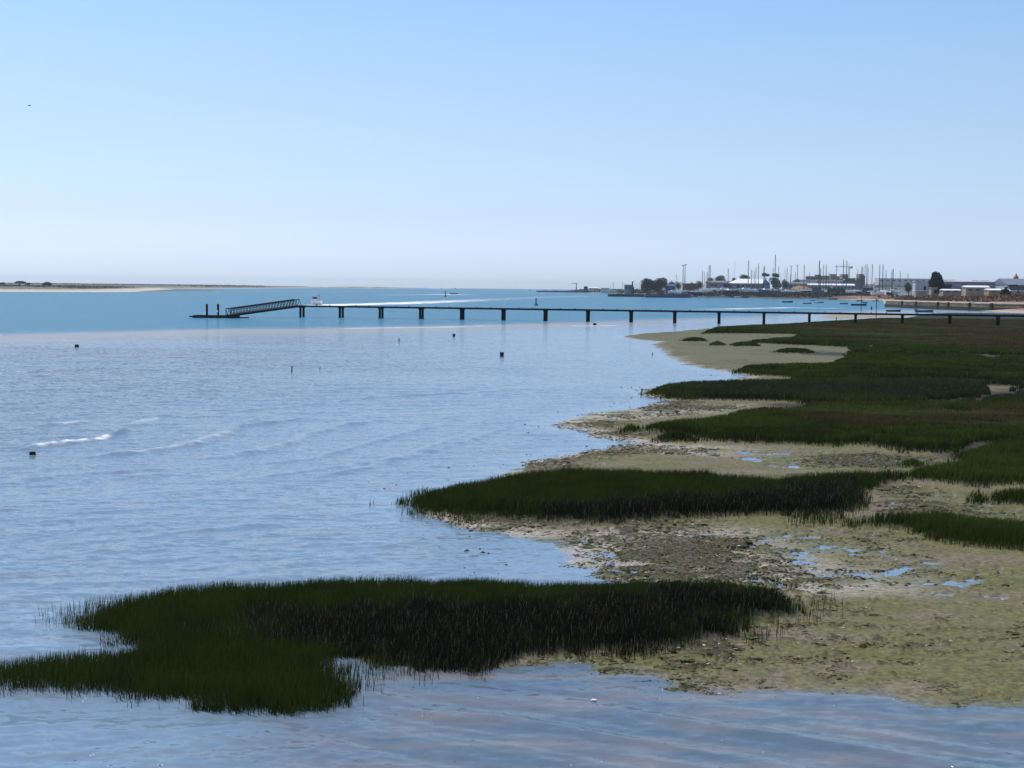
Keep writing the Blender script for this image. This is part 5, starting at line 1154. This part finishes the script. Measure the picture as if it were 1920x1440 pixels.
# cars parked along the shore edge of the yard
def car(x_, y_, z_, rz, cm, lab):
    t = thing('parked_car', lab, 'car', (x_, y_, z_), rz, 'cars parked at the edge of the boat yard')
    prof = [(-2.1,.35),(-2.15,.8),(-1.9,.98),(-1.2,1.0),(-.8,1.42),(.6,1.44),(1.15,1.0),(1.95,.9),(2.1,.6),(2.08,.35)]
    b = MB(); b.loft([[(u_, -.85, v_) for u_, v_ in prof], [(u_, .85, v_) for u_, v_ in prof]]); b.build('body', M[cm], t)
    b = MB(); b.box((-.1, 0, 1.2), (1.75, 1.74, .34), top=.85); b.build('window', M['dark_glass'], t)
    for sx in (-1.3, 1.3):
        for sy in (-1, 1): b = MB(); b.tube((sx, sy*.88, .32), (sx, sy*.66, .32), .32, n=10); b.build('wheel', M['rubber'], t)
for i, (px, D, cm) in enumerate([(1460,1090,'gel_white'),(1468,1088,'light_grey'),(1477,1092,'navy'),(1486,1088,'gel_white'),(1494,1090,'light_grey'),(1503,1086,'black_hull'),(1511,1088,'light_grey'),(1292,1110,'gel_white'),(1334,1100,'navy'),(1352,1098,'light_grey'),(1540,1082,'gel_white'),(1594,1070,'gel_white')]):
    x_ = (px-960)/F*D; cw = {'gel_white': 'white', 'light_grey': 'silver', 'navy': 'dark blue', 'black_hull': 'black'}[cm]
    zone = next(zn for lim, zn in ZONES if px < lim)
    car(x_, D, yard_ground(px, D), rb.uniform(-.3, .3), cm, f'{cw} parked car {zone}'+(f', {ORD[i]} from left in the row' if i < 7 else ', apart from the row'))
# upturned small boats and gear on the shore slope
for i, (px, py, L, hm, lab) in enumerate([(1274,556.5,4,'gel_white','white dinghy on the shore slope right of purple barge'),(1288,555,5,'gel_white','white boat on the sand right of white dinghy, below twin poles'),(1300,554.5,5,'pale_plank','pale wooden boat hauled out on shore, right of two white ones'),(1312,553,5,'white_paint','white boat with dark inside on the shore slope left of grey shed'),
    (1326,552,4,'canvas','grey dinghy on the shore slope below left end of grey shed'),(1370,556.5,5.5,'teal_hull','pale blue boat tilted on the shore below boathouse'),(1380,555.5,5,'gel_white','white boat tilted on the shore, beside the pale blue one'),(1395,556,6,'wood_hull','dark brown boat pulled up on sandy shore below boathouse')]):
    D = 1100; x_ = (px-960)/F*(D:=1108 if i > 1 else 1112); z_ = gz(x_, D)
    t = thing('beached_boat', lab, 'boat', (x_, D, max(z_, .2)+.2), rb.uniform(-.6, .6), 'boats pulled up on harbour shore'); t.rotation_euler.x = rb.uniform(-.25, .25)
    open_hull(L, L*.36, L*.13, draft=.2, sheer=.4).build('hull', M[hm], t); b = MB(); b.box((0, 0, L*.1), (.25, L*.3, .05)); b.build('thwart', M['pale_plank'], t)

# ------------------------------------------------------------ haze
hm_ = bpy.data.materials.new('haze'); hm_.use_nodes = True; n = hm_.node_tree.nodes; n.clear()
vo = n.new('ShaderNodeVolumePrincipled'); vo.inputs['Color'].default_value = (.86, .95, 1, 1); vo.inputs['Density'].default_value = .000068; vo.inputs['Anisotropy'].default_value = .2
oo = n.new('ShaderNodeOutputMaterial'); hm_.node_tree.links.new(vo.outputs[0], oo.inputs['Volume'])
b = MB(); b.box((0, 0, 21), (18600, 18600, 48)); o = b.build('haze', hm_); tag(o, 'thin pale sea haze over bay and harbour', 'haze', None, 'stuff')
